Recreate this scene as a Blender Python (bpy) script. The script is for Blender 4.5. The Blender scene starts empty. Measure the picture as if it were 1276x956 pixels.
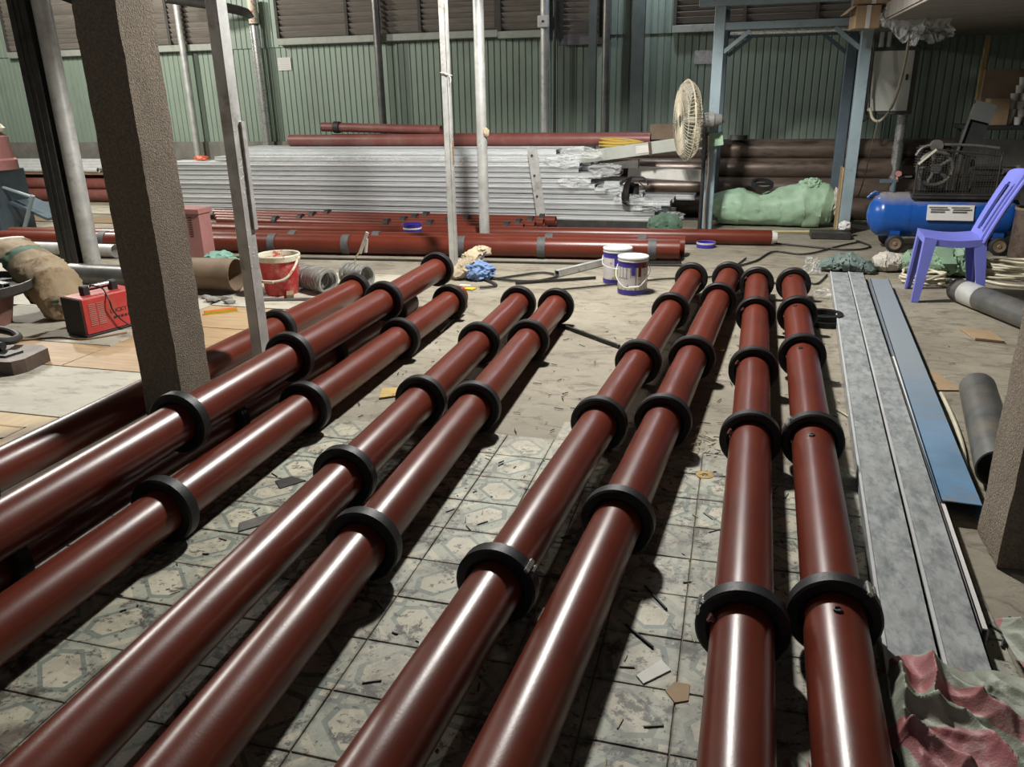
import bpy, bmesh, math, random
from mathutils import Vector, Matrix, noise
random.seed(7)
S = bpy.context.scene
COL = S.collection
PI = math.pi
R = math.radians

# ------------------------------------------------------------------ camera
cam_d = bpy.data.cameras.new('camera')
cam = bpy.data.objects.new('camera', cam_d)
COL.objects.link(cam)
yaw, pit, roll = R(15.7), R(19.9), R(1.05)
fw = Vector((-math.sin(yaw) * math.cos(pit), math.cos(yaw) * math.cos(pit), -math.sin(pit)))
r0 = Vector((math.cos(yaw), math.sin(yaw), 0))
u0 = r0.cross(fw)
cr = r0 * math.cos(roll) - u0 * math.sin(roll)
cu = u0 * math.cos(roll) + r0 * math.sin(roll)
mw = Matrix((cr, cu, -fw)).transposed().to_4x4()
mw.translation = (0, 0, 1.34)
cam.matrix_world = mw
cam_d.sensor_width = 36
cam_d.lens = 36 * 990 / 1276
cam_d.clip_start = .05
S.camera = cam

# ------------------------------------------------------------------ world, lamps, exposure
w = bpy.data.worlds.new('world')
S.world = w
w.use_nodes = True
w.node_tree.nodes['Background'].inputs[0].default_value = (.80, .85, .9, 1)
w.node_tree.nodes['Background'].inputs[1].default_value = .105
S.view_settings.view_transform = 'Standard'
S.view_settings.look = 'None'
S.view_settings.gamma = 1
S.view_settings.use_curve_mapping = False
S.view_settings.exposure = .12


def lamp(name, loc, power, size, col=(1, 1, 1), cone=None):
    d = bpy.data.lights.new(name, 'SPOT' if cone else 'POINT')
    if cone:
        d.spot_size = R(cone)
        d.spot_blend = .25
    d.energy = power
    d.shadow_soft_size = size
    d.color = col
    o = bpy.data.objects.new(name, d)
    o.location = loc
    COL.objects.link(o)
    return o


# shaded pendant over the middle of the hall, a bare lamp in the far left bay, a small cold lamp by the wall
lamp('hall_lamp', (-1.15, 5.1, 3.1), 760, .15, (1, .98, .925), 146)
lamp('side_lamp', (-8.2, 7.6, 3.3), 400, .1, (1, .97, .88))
lamp('bay_lamp', (-6.9, 5.75, 3.3), 300, .12, (1, .97, .9))
lamp('wall_lamp', (-1.05, 9.9, 3.2), 42, .08, (.80, .87, 1))
lamp('front_fill', (-3.2, .4, 3.4), 14, .12, (1, .96, .9))  # weak unseen fill added on the camera side

# ------------------------------------------------------------------ helpers


def obj(name, bm, m=None, parent=None, loc=None, rot=None, smooth=True, ang=35):
    me = bpy.data.meshes.new(name)
    bmesh.ops.recalc_face_normals(bm, faces=bm.faces[:])
    bm.to_mesh(me)
    bm.free()
    if smooth:
        me.polygons.foreach_set('use_smooth', [True] * len(me.polygons))
        me.set_sharp_from_angle(angle=R(ang))
    if m is not None:
        for x in (m if isinstance(m, (list, tuple)) else [m]):
            me.materials.append(x)
    o = bpy.data.objects.new(name, me)
    COL.objects.link(o)
    if parent is not None:
        o.parent = parent
    if loc is not None:
        o.location = loc
    if rot is not None:
        o.rotation_euler = rot
    return o


def share(name, me, parent=None, loc=None, rot=None, scale=None):
    o = bpy.data.objects.new(name, me)
    COL.objects.link(o)
    if parent is not None:
        o.parent = parent
    if loc is not None:
        o.location = loc
    if rot is not None:
        o.rotation_euler = rot
    if scale is not None:
        o.scale = scale
    return o


def tag(o, label=None, cat=None, group=None, kind=None):
    if label:
        o['label'] = label
    if cat:
        o['category'] = cat
    if group:
        o['group'] = group
    if kind:
        o['kind'] = kind
    return o


def empty(name, loc, label, cat, group=None, rz=0):
    o = bpy.data.objects.new(name, None)
    COL.objects.link(o)
    o.location = loc
    o.rotation_euler = (0, 0, rz)
    o.empty_display_size = .05
    return tag(o, label, cat, group)


def box(bm, c, s, rz=0, bev=0, rot=None):
    m = Matrix.Translation(c) @ (rot if rot is not None else Matrix.Rotation(rz, 4, 'Z')) @ Matrix.Diagonal((s[0], s[1], s[2], 1))
    r = bmesh.ops.create_cube(bm, size=1, matrix=m)
    if bev > 0:
        es = list({e for v in r['verts'] for e in v.link_edges})
        bmesh.ops.bevel(bm, geom=es, offset=bev, segments=1, affect='EDGES')
    return bm


def bx(c, s, rz=0, bev=0, rot=None):
    return box(bmesh.new(), c, s, rz, bev, rot)


def frame_of(ax):
    ax = Vector(ax).normalized()
    h = Vector((0, 0, 1)) if abs(ax.z) < .9 else Vector((1, 0, 0))
    u = ax.cross(h).normalized()
    return ax, u, ax.cross(u).normalized()


def revolve(bm, o, ax, prof, seg=24, closed=False):
    """profile of (distance along axis, radius) turned about the axis"""
    o = Vector(o)
    ax, u, v = frame_of(ax)
    rings = []
    for t, r in prof:
        if r < 1e-6:
            rings.append([bm.verts.new(o + ax * t)])
        else:
            rings.append([bm.verts.new(o + ax * t + (u * math.cos(2 * PI * i / seg) + v * math.sin(2 * PI * i / seg)) * r) for i in range(seg)])
    n = len(rings)
    for k in range(n if closed else n - 1):
        a, b = rings[k], rings[(k + 1) % n]
        for i in range(seg):
            j = (i + 1) % seg
            if len(a) == 1 and len(b) == 1:
                continue
            if len(a) == 1:
                bm.faces.new((a[0], b[i], b[j]))
            elif len(b) == 1:
                bm.faces.new((a[i], b[0], a[j]))
            else:
                bm.faces.new((a[i], b[i], b[j], a[j]))
    return bm


def pipe(p0, p1, r, wall=.004, seg=28, bm=None):
    """open hollow tube"""
    bm = bm or bmesh.new()
    p0, p1 = Vector(p0), Vector(p1)
    L = (p1 - p0).length
    return revolve(bm, p0, p1 - p0, [(0, r), (L, r), (L, r - wall), (0, r - wall)], seg, True)


def rod(bm, p0, p1, r, seg=10, r2=None):
    p0, p1 = Vector(p0), Vector(p1)
    L = (p1 - p0).length
    return revolve(bm, p0, p1 - p0, [(0, 0), (0, r), (L, r if r2 is None else r2), (L, 0)], seg)


def wire(bm, pts, r, seg=6, closed=False, sub=6):
    """round cable through points (Catmull-Rom)"""
    P = [Vector(p) for p in pts]
    n = len(P)
    Q = []
    rng = range(n if closed else n - 1)
    for i in rng:
        a = P[(i - 1) % n] if (closed or i > 0) else P[0]
        b, c = P[i % n], P[(i + 1) % n]
        d = P[(i + 2) % n] if (closed or i + 2 < n) else P[-1]
        for k in range(sub):
            t = k / sub
            Q.append(.5 * ((2 * b) + (c - a) * t + (2 * a - 5 * b + 4 * c - d) * t * t + (3 * b - a - 3 * c + d) * t ** 3))
    if not closed:
        Q.append(P[-1])
    m = len(Q)
    rings = []
    for i in range(m):
        t = (Q[(i + 1) % m] - Q[i - 1]) if closed else (Q[min(i + 1, m - 1)] - Q[max(i - 1, 0)])
        if t.length < 1e-6:
            t = Vector((1, 0, 0))
        ax, u, v = frame_of(t)
        rings.append([bm.verts.new(Q[i] + (u * math.cos(2 * PI * k / seg) + v * math.sin(2 * PI * k / seg)) * r) for k in range(seg)])
    for i in range(m if closed else m - 1):
        a, b = rings[i], rings[(i + 1) % m]
        for k in range(seg):
            bm.faces.new((a[k], b[k], b[(k + 1) % seg], a[(k + 1) % seg]))
    if not closed:
        bm.faces.new(rings[0][::-1])
        bm.faces.new(rings[-1])
    return bm


def prism(bm, poly, z0, z1):
    lo = [bm.verts.new((x, y, z0)) for x, y in poly]
    hi = [bm.verts.new((x, y, z1)) for x, y in poly]
    bm.faces.new(lo[::-1])
    bm.faces.new(hi)
    n = len(poly)
    for i in range(n):
        bm.faces.new((lo[i], lo[(i + 1) % n], hi[(i + 1) % n], hi[i]))
    return bm


def lump(size, seed, amp=.18, freq=2.2, ridg=.12, sub=4, floor=True, shape=None):
    """crumpled closed body of given size resting on z = 0"""
    bm = bmesh.new()
    bmesh.ops.create_icosphere(bm, subdivisions=sub, radius=1)
    off = Vector((seed * 3.7, seed * 1.3, seed * 2.1))
    for v in bm.verts:
        d = v.co.normalized()
        n1 = noise.noise(d * freq + off)
        n2 = abs(noise.noise(d * freq * 2.3 + off * 1.7))
        n3 = abs(noise.noise(d * freq * 5 + off))
        v.co = d * (1 + amp * n1 + ridg * (.35 - n2) + ridg * .5 * (.3 - n3))
        if shape:
            v.co = shape(v.co)
        v.co = Vector((v.co.x * size[0], v.co.y * size[1], v.co.z * size[2]))
    if floor:
        zb = -size[2] * .72
        for v in bm.verts:
            if v.co.z < zb:
                v.co.z = zb + (v.co.z - zb) * .03
        zm = min(v.co.z for v in bm.verts)
        for v in bm.verts:
            v.co.z -= zm
    return bm


# ------------------------------------------------------------------ materials


def nodes(name):
    m = bpy.data.materials.new(name)
    m.use_nodes = True
    nt = m.node_tree
    return m, nt, nt.nodes['Principled BSDF'], nt.nodes.new, nt.links.new


def c4(c):
    return (c[0], c[1], c[2], 1)


def mth(N, Lk, op, a, b=None, clamp=False):
    n = N('ShaderNodeMath')
    n.operation = op
    n.use_clamp = clamp
    for i, x in enumerate((a, b)):
        if x is None:
            continue
        if isinstance(x, (int, float)):
            n.inputs[i].default_value = x
        else:
            Lk(x, n.inputs[i])
    return n.outputs[0]


def mixc(N, Lk, f, a, b, mode='MIX'):
    n = N('ShaderNodeMix')
    n.data_type = 'RGBA'
    n.blend_type = mode
    if isinstance(f, (int, float)):
        n.inputs[0].default_value = f
    else:
        Lk(f, n.inputs[0])
    for i, x in ((6, a), (7, b)):
        if isinstance(x, tuple):
            n.inputs[i].default_value = c4(x)
        else:
            Lk(x, n.inputs[i])
    return n.outputs[2]


def noi(N, Lk, vec, scale, detail=5, rough=.6, dist=0):
    n = N('ShaderNodeTexNoise')
    n.inputs['Scale'].default_value = scale
    n.inputs['Detail'].default_value = detail
    n.inputs['Roughness'].default_value = rough
    n.inputs['Distortion'].default_value = dist
    if vec is not None:
        Lk(vec, n.inputs['Vector'])
    return n.outputs['Fac']


def ramp(N, Lk, f, lo, hi):
    n = N('ShaderNodeMapRange')
    n.inputs[1].default_value = lo
    n.inputs[2].default_value = hi
    Lk(f, n.inputs[0])
    return n.outputs[0]


def stretch(N, Lk, vec, s):
    n = N('ShaderNodeMapping')
    n.inputs['Scale'].default_value = s
    Lk(vec, n.inputs['Vector'])
    return n.outputs[0]


def M(name, col, rough=.5, metal=0, var=.2, scale=6, bump=.15, bscale=50, dirt=None, dth=(.55, .7), dscale=5, world=True, coat=0, st=None, rvar=.1, spec=.5, obr=0, dust=None, wear=None):
    m, nt, P, N, Lk = nodes(name)
    if world:
        v = N('ShaderNodeNewGeometry').outputs['Position']
    else:
        v = N('ShaderNodeTexCoord').outputs['Object']
    if st:
        v = stretch(N, Lk, v, st)
    a = noi(N, Lk, v, scale)
    f = ramp(N, Lk, a, .3, .7)
    lo = tuple(x * (1 - var) for x in col)
    hi = tuple(min(1, x * (1 + var)) for x in col)
    c = mixc(N, Lk, f, lo, hi)
    if dirt:
        d = ramp(N, Lk, noi(N, Lk, v, dscale, 8, .7), dth[0], dth[1])
        c = mixc(N, Lk, d, c, dirt)
    if wear:      # paint dulled towards one end of the piece
        ws = N('ShaderNodeSeparateXYZ')
        Lk(N('ShaderNodeNewGeometry').outputs['Position'], ws.inputs[0])
        wf = ramp(N, Lk, mth(N, Lk, 'ADD', ws.outputs[wear[0]], mth(N, Lk, 'MULTIPLY', noi(N, Lk, v, 3), .8)), wear[1], wear[2])
        c = mixc(N, Lk, wf, c, wear[3])
    if dust:      # dust that has settled on upward faces
        nz = N('ShaderNodeSeparateXYZ')
        Lk(N('ShaderNodeNewGeometry').outputs['Normal'], nz.inputs[0])
        dd = ramp(N, Lk, mth(N, Lk, 'ADD', nz.outputs[2], mth(N, Lk, 'MULTIPLY', noi(N, Lk, v, 7), .5)), .75, 1.15)
        c = mixc(N, Lk, mth(N, Lk, 'MULTIPLY', dd, .85), c, dust)
    if obr:
        oi = N('ShaderNodeObjectInfo').outputs['Random']
        k = ramp(N, Lk, oi, -1 / obr * .5 + .5, 1 / obr * .5 + .5)
        g = N('ShaderNodeCombineColor')
        for i in range(3):
            Lk(mth(N, Lk, 'ADD', mth(N, Lk, 'MULTIPLY', oi, obr), 1 - obr / 2), g.inputs[i])
        c = mixc(N, Lk, 1.0, c, g.outputs[0], 'MULTIPLY')
    Lk(c, P.inputs['Base Color'])
    P.inputs['Metallic'].default_value = metal
    P.inputs['Specular IOR Level'].default_value = spec
    rr = mth(N, Lk, 'ADD', mth(N, Lk, 'MULTIPLY', mth(N, Lk, 'SUBTRACT', noi(N, Lk, v, scale * 3), .5), rvar * 2), rough, True)
    Lk(rr, P.inputs['Roughness'])
    if coat:
        P.inputs['Coat Weight'].default_value = coat
        P.inputs['Coat Roughness'].default_value = .15
    if bump:
        b = N('ShaderNodeBump')
        b.inputs['Strength'].default_value = bump
        b.inputs['Distance'].default_value = .01
        Lk(noi(N, Lk, v, bscale, 4), b.inputs['Height'])
        Lk(b.outputs[0], P.inputs['Normal'])
    return m


RED = M('red_oxide_paint', (.125, .0225, .0115), .33, 0, .16, 5, .035, 160, dirt=(.12, .05, .035), dth=(.66, .8), dscale=9, rvar=.05)
REDD = M('dusty_red_paint', (.19, .06, .05), .45, 0, .2, 4, .04, 90, dirt=(.17, .12, .10), dth=(.5, .75), dscale=4)
BLK = M('black_plastic', (.015, .015, .016), .5, 0, .3, 30, .08, 120, dirt=(.03, .028, .025), dth=(.55, .7), dscale=14, spec=.3)
BLK2 = M('dull_black', (.018, .018, .019), .6, 0, .3, 12, .1, 60)
BAND = M('grey_rubber_band', (.085, .085, .09), .6, 0, .3, 20, .1, 60)
GALV = M('galvanised_steel', (.50, .52, .52), .45, .4, .18, 16, .03, 60, dirt=(.28, .30, .31), dth=(.44, .64), dscale=30, rvar=.12, st=(1, .45, 1))
GALVB = M('galvanised_bar', (.62, .64, .65), .36, .3, .16, 8, .12, 40, st=(.6, 5, 14), obr=.55)
STEELP = M('grey_steel_post', (.54, .54, .52), .45, .35, .2, 9, .08, 40, dirt=(.24, .21, .17), dth=(.56, .75), dscale=6)
CHROME = M('worn_shiny_pipe', (.62, .62, .6), .28, .75, .2, 9, .05, 40, dirt=(.3, .27, .22), dth=(.58, .7), dscale=9)
DARKST = M('dark_steel', (.05, .048, .045), .5, .4, .3, 8, .1, 40, dirt=(.11, .09, .07), dth=(.55, .75), dscale=6)
PIPEG = M('grey_mill_steel', (.15, .15, .145), .38, .45, .3, 7, .08, 40, dirt=(.22, .19, .15), dth=(.5, .7), dscale=5)
BROWNP = M('rusty_brown_pipe', (.14, .105, .085), .34, .3, .3, 5, .08, 40, dirt=(.07, .045, .03), dth=(.5, .65), dscale=6, st=(.4, 2, 2))
BROWNT = M('brown_tube', (.21, .15, .10), .7, 0, .2, 6, .1, 40)
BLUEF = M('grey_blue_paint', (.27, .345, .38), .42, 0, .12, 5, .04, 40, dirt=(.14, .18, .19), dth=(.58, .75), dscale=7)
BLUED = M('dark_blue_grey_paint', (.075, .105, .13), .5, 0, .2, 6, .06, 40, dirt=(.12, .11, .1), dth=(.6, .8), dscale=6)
BLUES = M('blue_plate_paint', (.12, .25, .42), .5, 0, .2, 4, .06, 40, dirt=(.20, .21, .21), dth=(.52, .70), dscale=7, wear=(1, 3.0, 4.6, (.25, .285, .32)))
BLUET = M('blue_tank_paint', (.012, .085, .36), .25, 0, .1, 6, .03, 40, dust=(.26, .23, .19))
CHAIR = M('violet_blue_plastic', (.20, .22, .70), .38, 0, .06, 6, .02, 40)
GREENW = M('green_sheet_paint', (.255, .32, .262), .5, 0, .1, 1.3, .03, 40, dirt=(.17, .20, .17), dth=(.5, .8), dscale=1.6, st=(1, 1, .5))
GREENW2 = M('dark_green_sheet', (.10, .15, .125), .55, 0, .15, 2, .05, 40, dirt=(.05, .07, .06), dth=(.5, .75), dscale=3)
DUSTW = M('dusty_masonry', (.20, .19, .17), .85, 0, .25, 5, .3, 30)
LOUV = M('weathered_louvre_slat', (.22, .195, .17), .8, 0, .2, 4, .15, 40, st=(1, 8, 8), obr=.3)
LOUVF = M('dark_louvre_frame', (.06, .055, .05), .8, 0, .2, 6, .1, 30)
TRIM = M('pale_sill_metal', (.34, .36, .32), .6, 0, .15, 5, .05, 40, dirt=(.2, .2, .17), dth=(.5, .7), dscale=5)
CONC = M('rough_concrete', (.25, .205, .155), .95, 0, .25, 70, .75, 150, dirt=(.12, .095, .07), dth=(.42, .72), dscale=120)
CONCG = M('grey_concrete', (.26, .25, .23), .9, 0, .2, 6, .3, 40)
CEIL = M('soffit_boards', (.22, .20, .175), .9, 0, .2, 2, .2, 20, st=(1, 5, 1))
PLYW = M('pale_scuffed_board', (.47, .44, .36), .65, 0, .12, 3, .05, 40, dirt=(.20, .16, .12), dth=(.53, .70), dscale=5, st=(1, 2.2, 1))
PLYB = M('tan_plywood', (.43, .29, .16), .6, 0, .2, 4, .05, 40, dirt=(.3, .24, .18), dth=(.58, .76), dscale=3.5, st=(1, 6, 1))
PLYY = M('yellow_plywood', (.55, .40, .20), .6, 0, .15, 4, .05, 40, dirt=(.42, .36, .27), dth=(.55, .75), dscale=4, st=(5, 1, 1))
WOOD = M('old_wood', (.24, .17, .10), .75, 0, .3, 8, .2, 40, st=(1, 6, 6))
KRAFT = M('kraft_paper', (.33, .25, .15), .75, 0, .2, 6, .25, 18, dirt=(.20, .13, .07), dth=(.52, .62), dscale=6)
CARD = M('cardboard', (.36, .25, .15), .8, 0, .15, 6, .1, 40)
WHITE = M('dusty_white', (.62, .60, .55), .6, 0, .12, 8, .08, 40)
PAPER = M('white_paper', (.66, .64, .62), .8, 0, .06, 8, .03, 40)
INK = M('grey_print', (.10, .10, .11), .8, 0, .1, 8, 0)
INKB = M('black_print', (.02, .018, .018), .7, 0, .1, 8, 0)
BUCK = M('red_bucket_plastic', (.50, .035, .038), .45, 0, .15, 8, .05, 40, dirt=(.52, .24, .20), dth=(.50, .68), dscale=13)
CREAMP = M('cream_plastic', (.62, .60, .47), .5, 0, .12, 9, .05, 40, dirt=(.5, .1, .07), dth=(.57, .62), dscale=14)
CANB = M('indigo_can_print', (.045, .03, .30), .4, 0, .15, 9, .03, 40)
CANW = M('pale_can_print', (.55, .52, .52), .45, 0, .12, 12, .03, 40, dirt=(.25, .2, .2), dth=(.58, .66), dscale=20)
CANG = M('olive_can_print', (.42, .42, .20), .45, 0, .12, 12, .03, 40)
TIN = M('tin_lid', (.74, .74, .74), .4, .3, .12, 9, .05, 40)
WELD = M('red_machine_paint', (.48, .045, .04), .42, 0, .15, 7, .05, 40, dirt=(.34, .13, .10), dth=(.5, .75), dscale=6)
PINK = M('faded_pink_red_paint', (.38, .17, .16), .55, 0, .15, 6, .06, 40, dirt=(.42, .2, .18), dth=(.5, .75), dscale=5)
COILG = M('grey_strip', (.30, .29, .275), .5, .3, .15, 9, .08, 40)
YEL = M('yellow_paint', (.62, .46, .03), .45, 0, .12, 6, .05, 40)
YELC = M('yellow_cable', (.55, .37, .07), .5, 0, .1, 6, .03, 40)
ORG = M('orange_red_plastic', (.62, .10, .03), .45, 0, .1, 6, .03, 40)
CABK = M('black_cable', (.022, .02, .018), .6, 0, .2, 8, .03, 40)
CABW = M('cream_cable', (.58, .53, .40), .5, 0, .15, 8, .03, 40)
FANC = M('dusty_cream_wire', (.50, .45, .34), .6, .1, .2, 9, .05, 40)
GRNS = M('green_woven_sack', (.34, .50, .35), .55, 0, .2, 5, .2, 24, dirt=(.15, .22, .15), dth=(.55, .75), dscale=5)
GRND = M('deep_green_cloth', (.085, .15, .10), .8, 0, .25, 6, .25, 24)
GRND2 = M('mid_green_cloth', (.20, .31, .21), .7, 0, .25, 6, .25, 24)
TEAL = M('teal_grey_cloth', (.15, .20, .185), .85, 0, .3, 6, .3, 24)
TEALL = M('pale_teal_cloth', (.24, .44, .36), .85, 0, .2, 6, .25, 24)
BEIGE = M('beige_rag', (.44, .36, .25), .9, 0, .2, 6, .3, 24)
DENIM = M('blue_cloth', (.16, .25, .46), .8, 0, .25, 8, .2, 24)
WHTS = M('white_sack', (.55, .51, .45), .7, 0, .2, 7, .25, 24, dirt=(.42, .25, .22), dth=(.58, .7), dscale=8)
CABIN = M('grey_white_cabinet', (.74, .75, .69), .45, 0, .06, 5, .03, 40)
GASK = M('cabinet_frame', (.09, .095, .09), .5, 0, .1, 5, .03, 40)
GREENG = M('grey_green_paint', (.40, .42, .38), .5, 0, .15, 5, .05, 40, dirt=(.30, .27, .24), dth=(.55, .7), dscale=6)
BRONZ = M('brass', (.5, .33, .12), .35, .8, .1, 8, .03, 40)


def floor_mat():
    m, nt, P, N, Lk = nodes('worn_concrete_floor')
    v = N('ShaderNodeNewGeometry').outputs['Position']
    a = ramp(N, Lk, noi(N, Lk, v, 1.6, 6, .65), .32, .68)
    c = mixc(N, Lk, a, (.225, .197, .148), (.365, .33, .258))
    f = ramp(N, Lk, noi(N, Lk, v, 26, 6, .7), .3, .75)
    c = mixc(N, Lk, mth(N, Lk, 'MULTIPLY', f, .35), c, (.20, .175, .135))
    d = ramp(N, Lk, noi(N, Lk, stretch(N, Lk, v, (1, 2.0, 1)), 4.2, 10, .76, 1.2), .50, .62)
    c = mixc(N, Lk, mth(N, Lk, 'MULTIPLY', d, .78), c, (.13, .105, .08))
    e = ramp(N, Lk, noi(N, Lk, v, .9, 4, .6), .6, .72)
    c = mixc(N, Lk, mth(N, Lk, 'MULTIPLY', e, .5), c, (.50, .49, .44))
    Lk(c, P.inputs['Base Color'])
    P.inputs['Roughness'].default_value = .8
    b = N('ShaderNodeBump')
    b.inputs['Strength'].default_value = .35
    b.inputs['Distance'].default_value = .012
    Lk(noi(N, Lk, v, 18, 8, .7), b.inputs['Height'])
    Lk(b.outputs[0], P.inputs['Normal'])
    return m


def tile_mat():
    m, nt, P, N, Lk = nodes('patterned_cement_tile')
    g = N('ShaderNodeNewGeometry').outputs['Position']
    off = N('ShaderNodeVectorMath')
    off.operation = 'ADD'
    off.inputs[1].default_value = (.05 + 8, -1.372 + .197 * 20, 0)
    Lk(g, off.inputs[0])
    sep = N('ShaderNodeSeparateXYZ')
    Lk(off.outputs[0], sep.inputs[0])

    def tri(x, per):   # 0..1 mirrored in each second tile
        q = mth(N, Lk, 'DIVIDE', x, per)
        return mth(N, Lk, 'PINGPONG', q, 1)
    u, vv = tri(sep.outputs[0], .2), tri(sep.outputs[1], .197)
    p = mth(N, Lk, 'MULTIPLY', mth(N, Lk, 'SUBTRACT', mth(N, Lk, 'ADD', u, vv), 1.04), .7071)
    q = mth(N, Lk, 'ABSOLUTE', mth(N, Lk, 'MULTIPLY', mth(N, Lk, 'SUBTRACT', u, vv), .7071))
    ap = mth(N, Lk, 'ABSOLUTE', p)
    hx = mth(N, Lk, 'MAXIMUM', mth(N, Lk, 'DIVIDE', q, .215), mth(N, Lk, 'DIVIDE', mth(N, Lk, 'ADD', mth(N, Lk, 'MULTIPLY', q, .62), ap), .37))
    base = mixc(N, Lk, ramp(N, Lk, noi(N, Lk, g, 2.2, 4), .35, .65), (.40, .425, .345), (.44, .43, .34))
    cream = (.56, .52, .40)
    band = (.225, .26, .22)
    inn = mth(N, Lk, 'LESS_THAN', hx, 1.0)
    bnd = mth(N, Lk, 'LESS_THAN', hx, 1.27)
    c = mixc(N, Lk, bnd, base, band)
    c = mixc(N, Lk, inn, c, cream)
    # cream bars across the two free corners and small corner squares
    s1 = mth(N, Lk, 'SUBTRACT', u, vv)
    bar = mth(N, Lk, 'MULTIPLY', mth(N, Lk, 'LESS_THAN', mth(N, Lk, 'ABSOLUTE', mth(N, Lk, 'SUBTRACT', mth(N, Lk, 'ABSOLUTE', s1), .72)), .075), mth(N, Lk, 'LESS_THAN', ap, .22))
    c = mixc(N, Lk, bar, c, cream)
    mx = mth(N, Lk, 'MAXIMUM', u, vv)
    sq = mth(N, Lk, 'LESS_THAN', mx, .2)
    c = mixc(N, Lk, sq, c, band)
    c = mixc(N, Lk, mth(N, Lk, 'LESS_THAN', mx, .12), c, cream)
    oi = N('ShaderNodeObjectInfo').outputs['Random']
    # wear: pattern rubbed away towards the right side, grime, dark blotches
    wr = ramp(N, Lk, mth(N, Lk, 'ADD', mth(N, Lk, 'MULTIPLY', noi(N, Lk, g, 1.7, 5, .6), 1.4), mth(N, Lk, 'MULTIPLY', sep.outputs[0], .16)), 1.9, 2.12)
    c = mixc(N, Lk, mth(N, Lk, 'MULTIPLY', wr, .8), c, (.44, .42, .35))
    gr = ramp(N, Lk, noi(N, Lk, g, 6, 8, .75, .6), .46, .64)
    c = mixc(N, Lk, mth(N, Lk, 'MULTIPLY', gr, .62), c, (.14, .13, .105))
    bl = ramp(N, Lk, noi(N, Lk, g, 9, 10, .80, .4), .54, .585)
    c = mixc(N, Lk, mth(N, Lk, 'MULTIPLY', bl, .86), c, (.06, .052, .042))
    def edge(x):
        return mth(N, Lk, 'MINIMUM', x, mth(N, Lk, 'SUBTRACT', 1.0, x))
    ed = mth(N, Lk, 'MINIMUM', edge(u), edge(vv))
    eg = ramp(N, Lk, mth(N, Lk, 'SUBTRACT', mth(N, Lk, 'MULTIPLY', noi(N, Lk, g, 9, 7, .7), .42), ed), .14, .24)
    c = mixc(N, Lk, mth(N, Lk, 'MULTIPLY', eg, .75), c, (.085, .075, .06))
    sp = ramp(N, Lk, noi(N, Lk, g, 40, 5, .65), .585, .63)
    c = mixc(N, Lk, mth(N, Lk, 'MULTIPLY', sp, .75), c, (.06, .04, .035))
    rs = ramp(N, Lk, noi(N, Lk, g, 3.1, 6, .65, .4), .62, .66)
    c = mixc(N, Lk, mth(N, Lk, 'MULTIPLY', rs, .6), c, (.085, .05, .042))
    du = ramp(N, Lk, mth(N, Lk, 'ADD', sep.outputs[1], mth(N, Lk, 'MULTIPLY', noi(N, Lk, g, 4, 5), .7)), 2.95 - 1.372 + 3.94 + .1, 3.15 - 1.372 + 3.94 + .3)
    c = mixc(N, Lk, mth(N, Lk, 'MULTIPLY', du, .8), c, (.30, .265, .205))
    v3 = N('ShaderNodeCombineColor')
    for i in range(3):
        Lk(mth(N, Lk, 'ADD', mth(N, Lk, 'MULTIPLY', oi, .22), .86), v3.inputs[i])
    c = mixc(N, Lk, 1.0, c, v3.outputs[0], 'MULTIPLY')
    Lk(c, P.inputs['Base Color'])
    Lk(mth(N, Lk, 'ADD', mth(N, Lk, 'MULTIPLY', noi(N, Lk, g, 7), .35), .42), P.inputs['Roughness'])
    b = N('ShaderNodeBump')
    b.inputs['Strength'].default_value = .15
    b.inputs['Distance'].default_value = .006
    Lk(noi(N, Lk, g, 30, 8, .7), b.inputs['Height'])
    Lk(b.outputs[0], P.inputs['Normal'])
    return m


def stripe_mat():
    """woven sack with broad pink and grey-green stripes printed along its own cloth"""
    m, nt, P, N, Lk = nodes('striped_woven_plastic')
    v = N('ShaderNodeUVMap').outputs[0]
    sep = N('ShaderNodeSeparateXYZ')
    Lk(v, sep.inputs[0])
    s = mth(N, Lk, 'FRACT', sep.outputs[0])
    c = mixc(N, Lk, mth(N, Lk, 'LESS_THAN', s, .42), (.29, .315, .25), (.38, .14, .145))
    g = N('ShaderNodeNewGeometry').outputs['Position']
    d = ramp(N, Lk, noi(N, Lk, g, 14, 6, .7), .5, .75)
    c = mixc(N, Lk, mth(N, Lk, 'MULTIPLY', d, .5), c, (.38, .37, .32))
    Lk(c, P.inputs['Base Color'])
    P.inputs['Roughness'].default_value = .55
    b = N('ShaderNodeBump')
    b.inputs['Strength'].default_value = .35
    b.inputs['Distance'].default_value = .004
    Lk(noi(N, Lk, g, 160, 3), b.inputs['Height'])
    Lk(b.outputs[0], P.inputs['Normal'])
    return m


def film_mat():
    m, nt, P, N, Lk = nodes('clear_plastic_film')
    P.inputs['Base Color'].default_value = (.86, .88, .88, 1)
    P.inputs['Roughness'].default_value = .16
    P.inputs['Alpha'].default_value = .36
    g = N('ShaderNodeNewGeometry').outputs['Position']
    b = N('ShaderNodeBump')
    b.inputs['Strength'].default_value = .8
    b.inputs['Distance'].default_value = .02
    Lk(noi(N, Lk, g, 28, 5, .6), b.inputs['Height'])
    Lk(b.outputs[0], P.inputs['Normal'])
    return m


FLOOR = floor_mat()
TILE = tile_mat()
STRIPE = stripe_mat()
FILM = film_mat()

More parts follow.
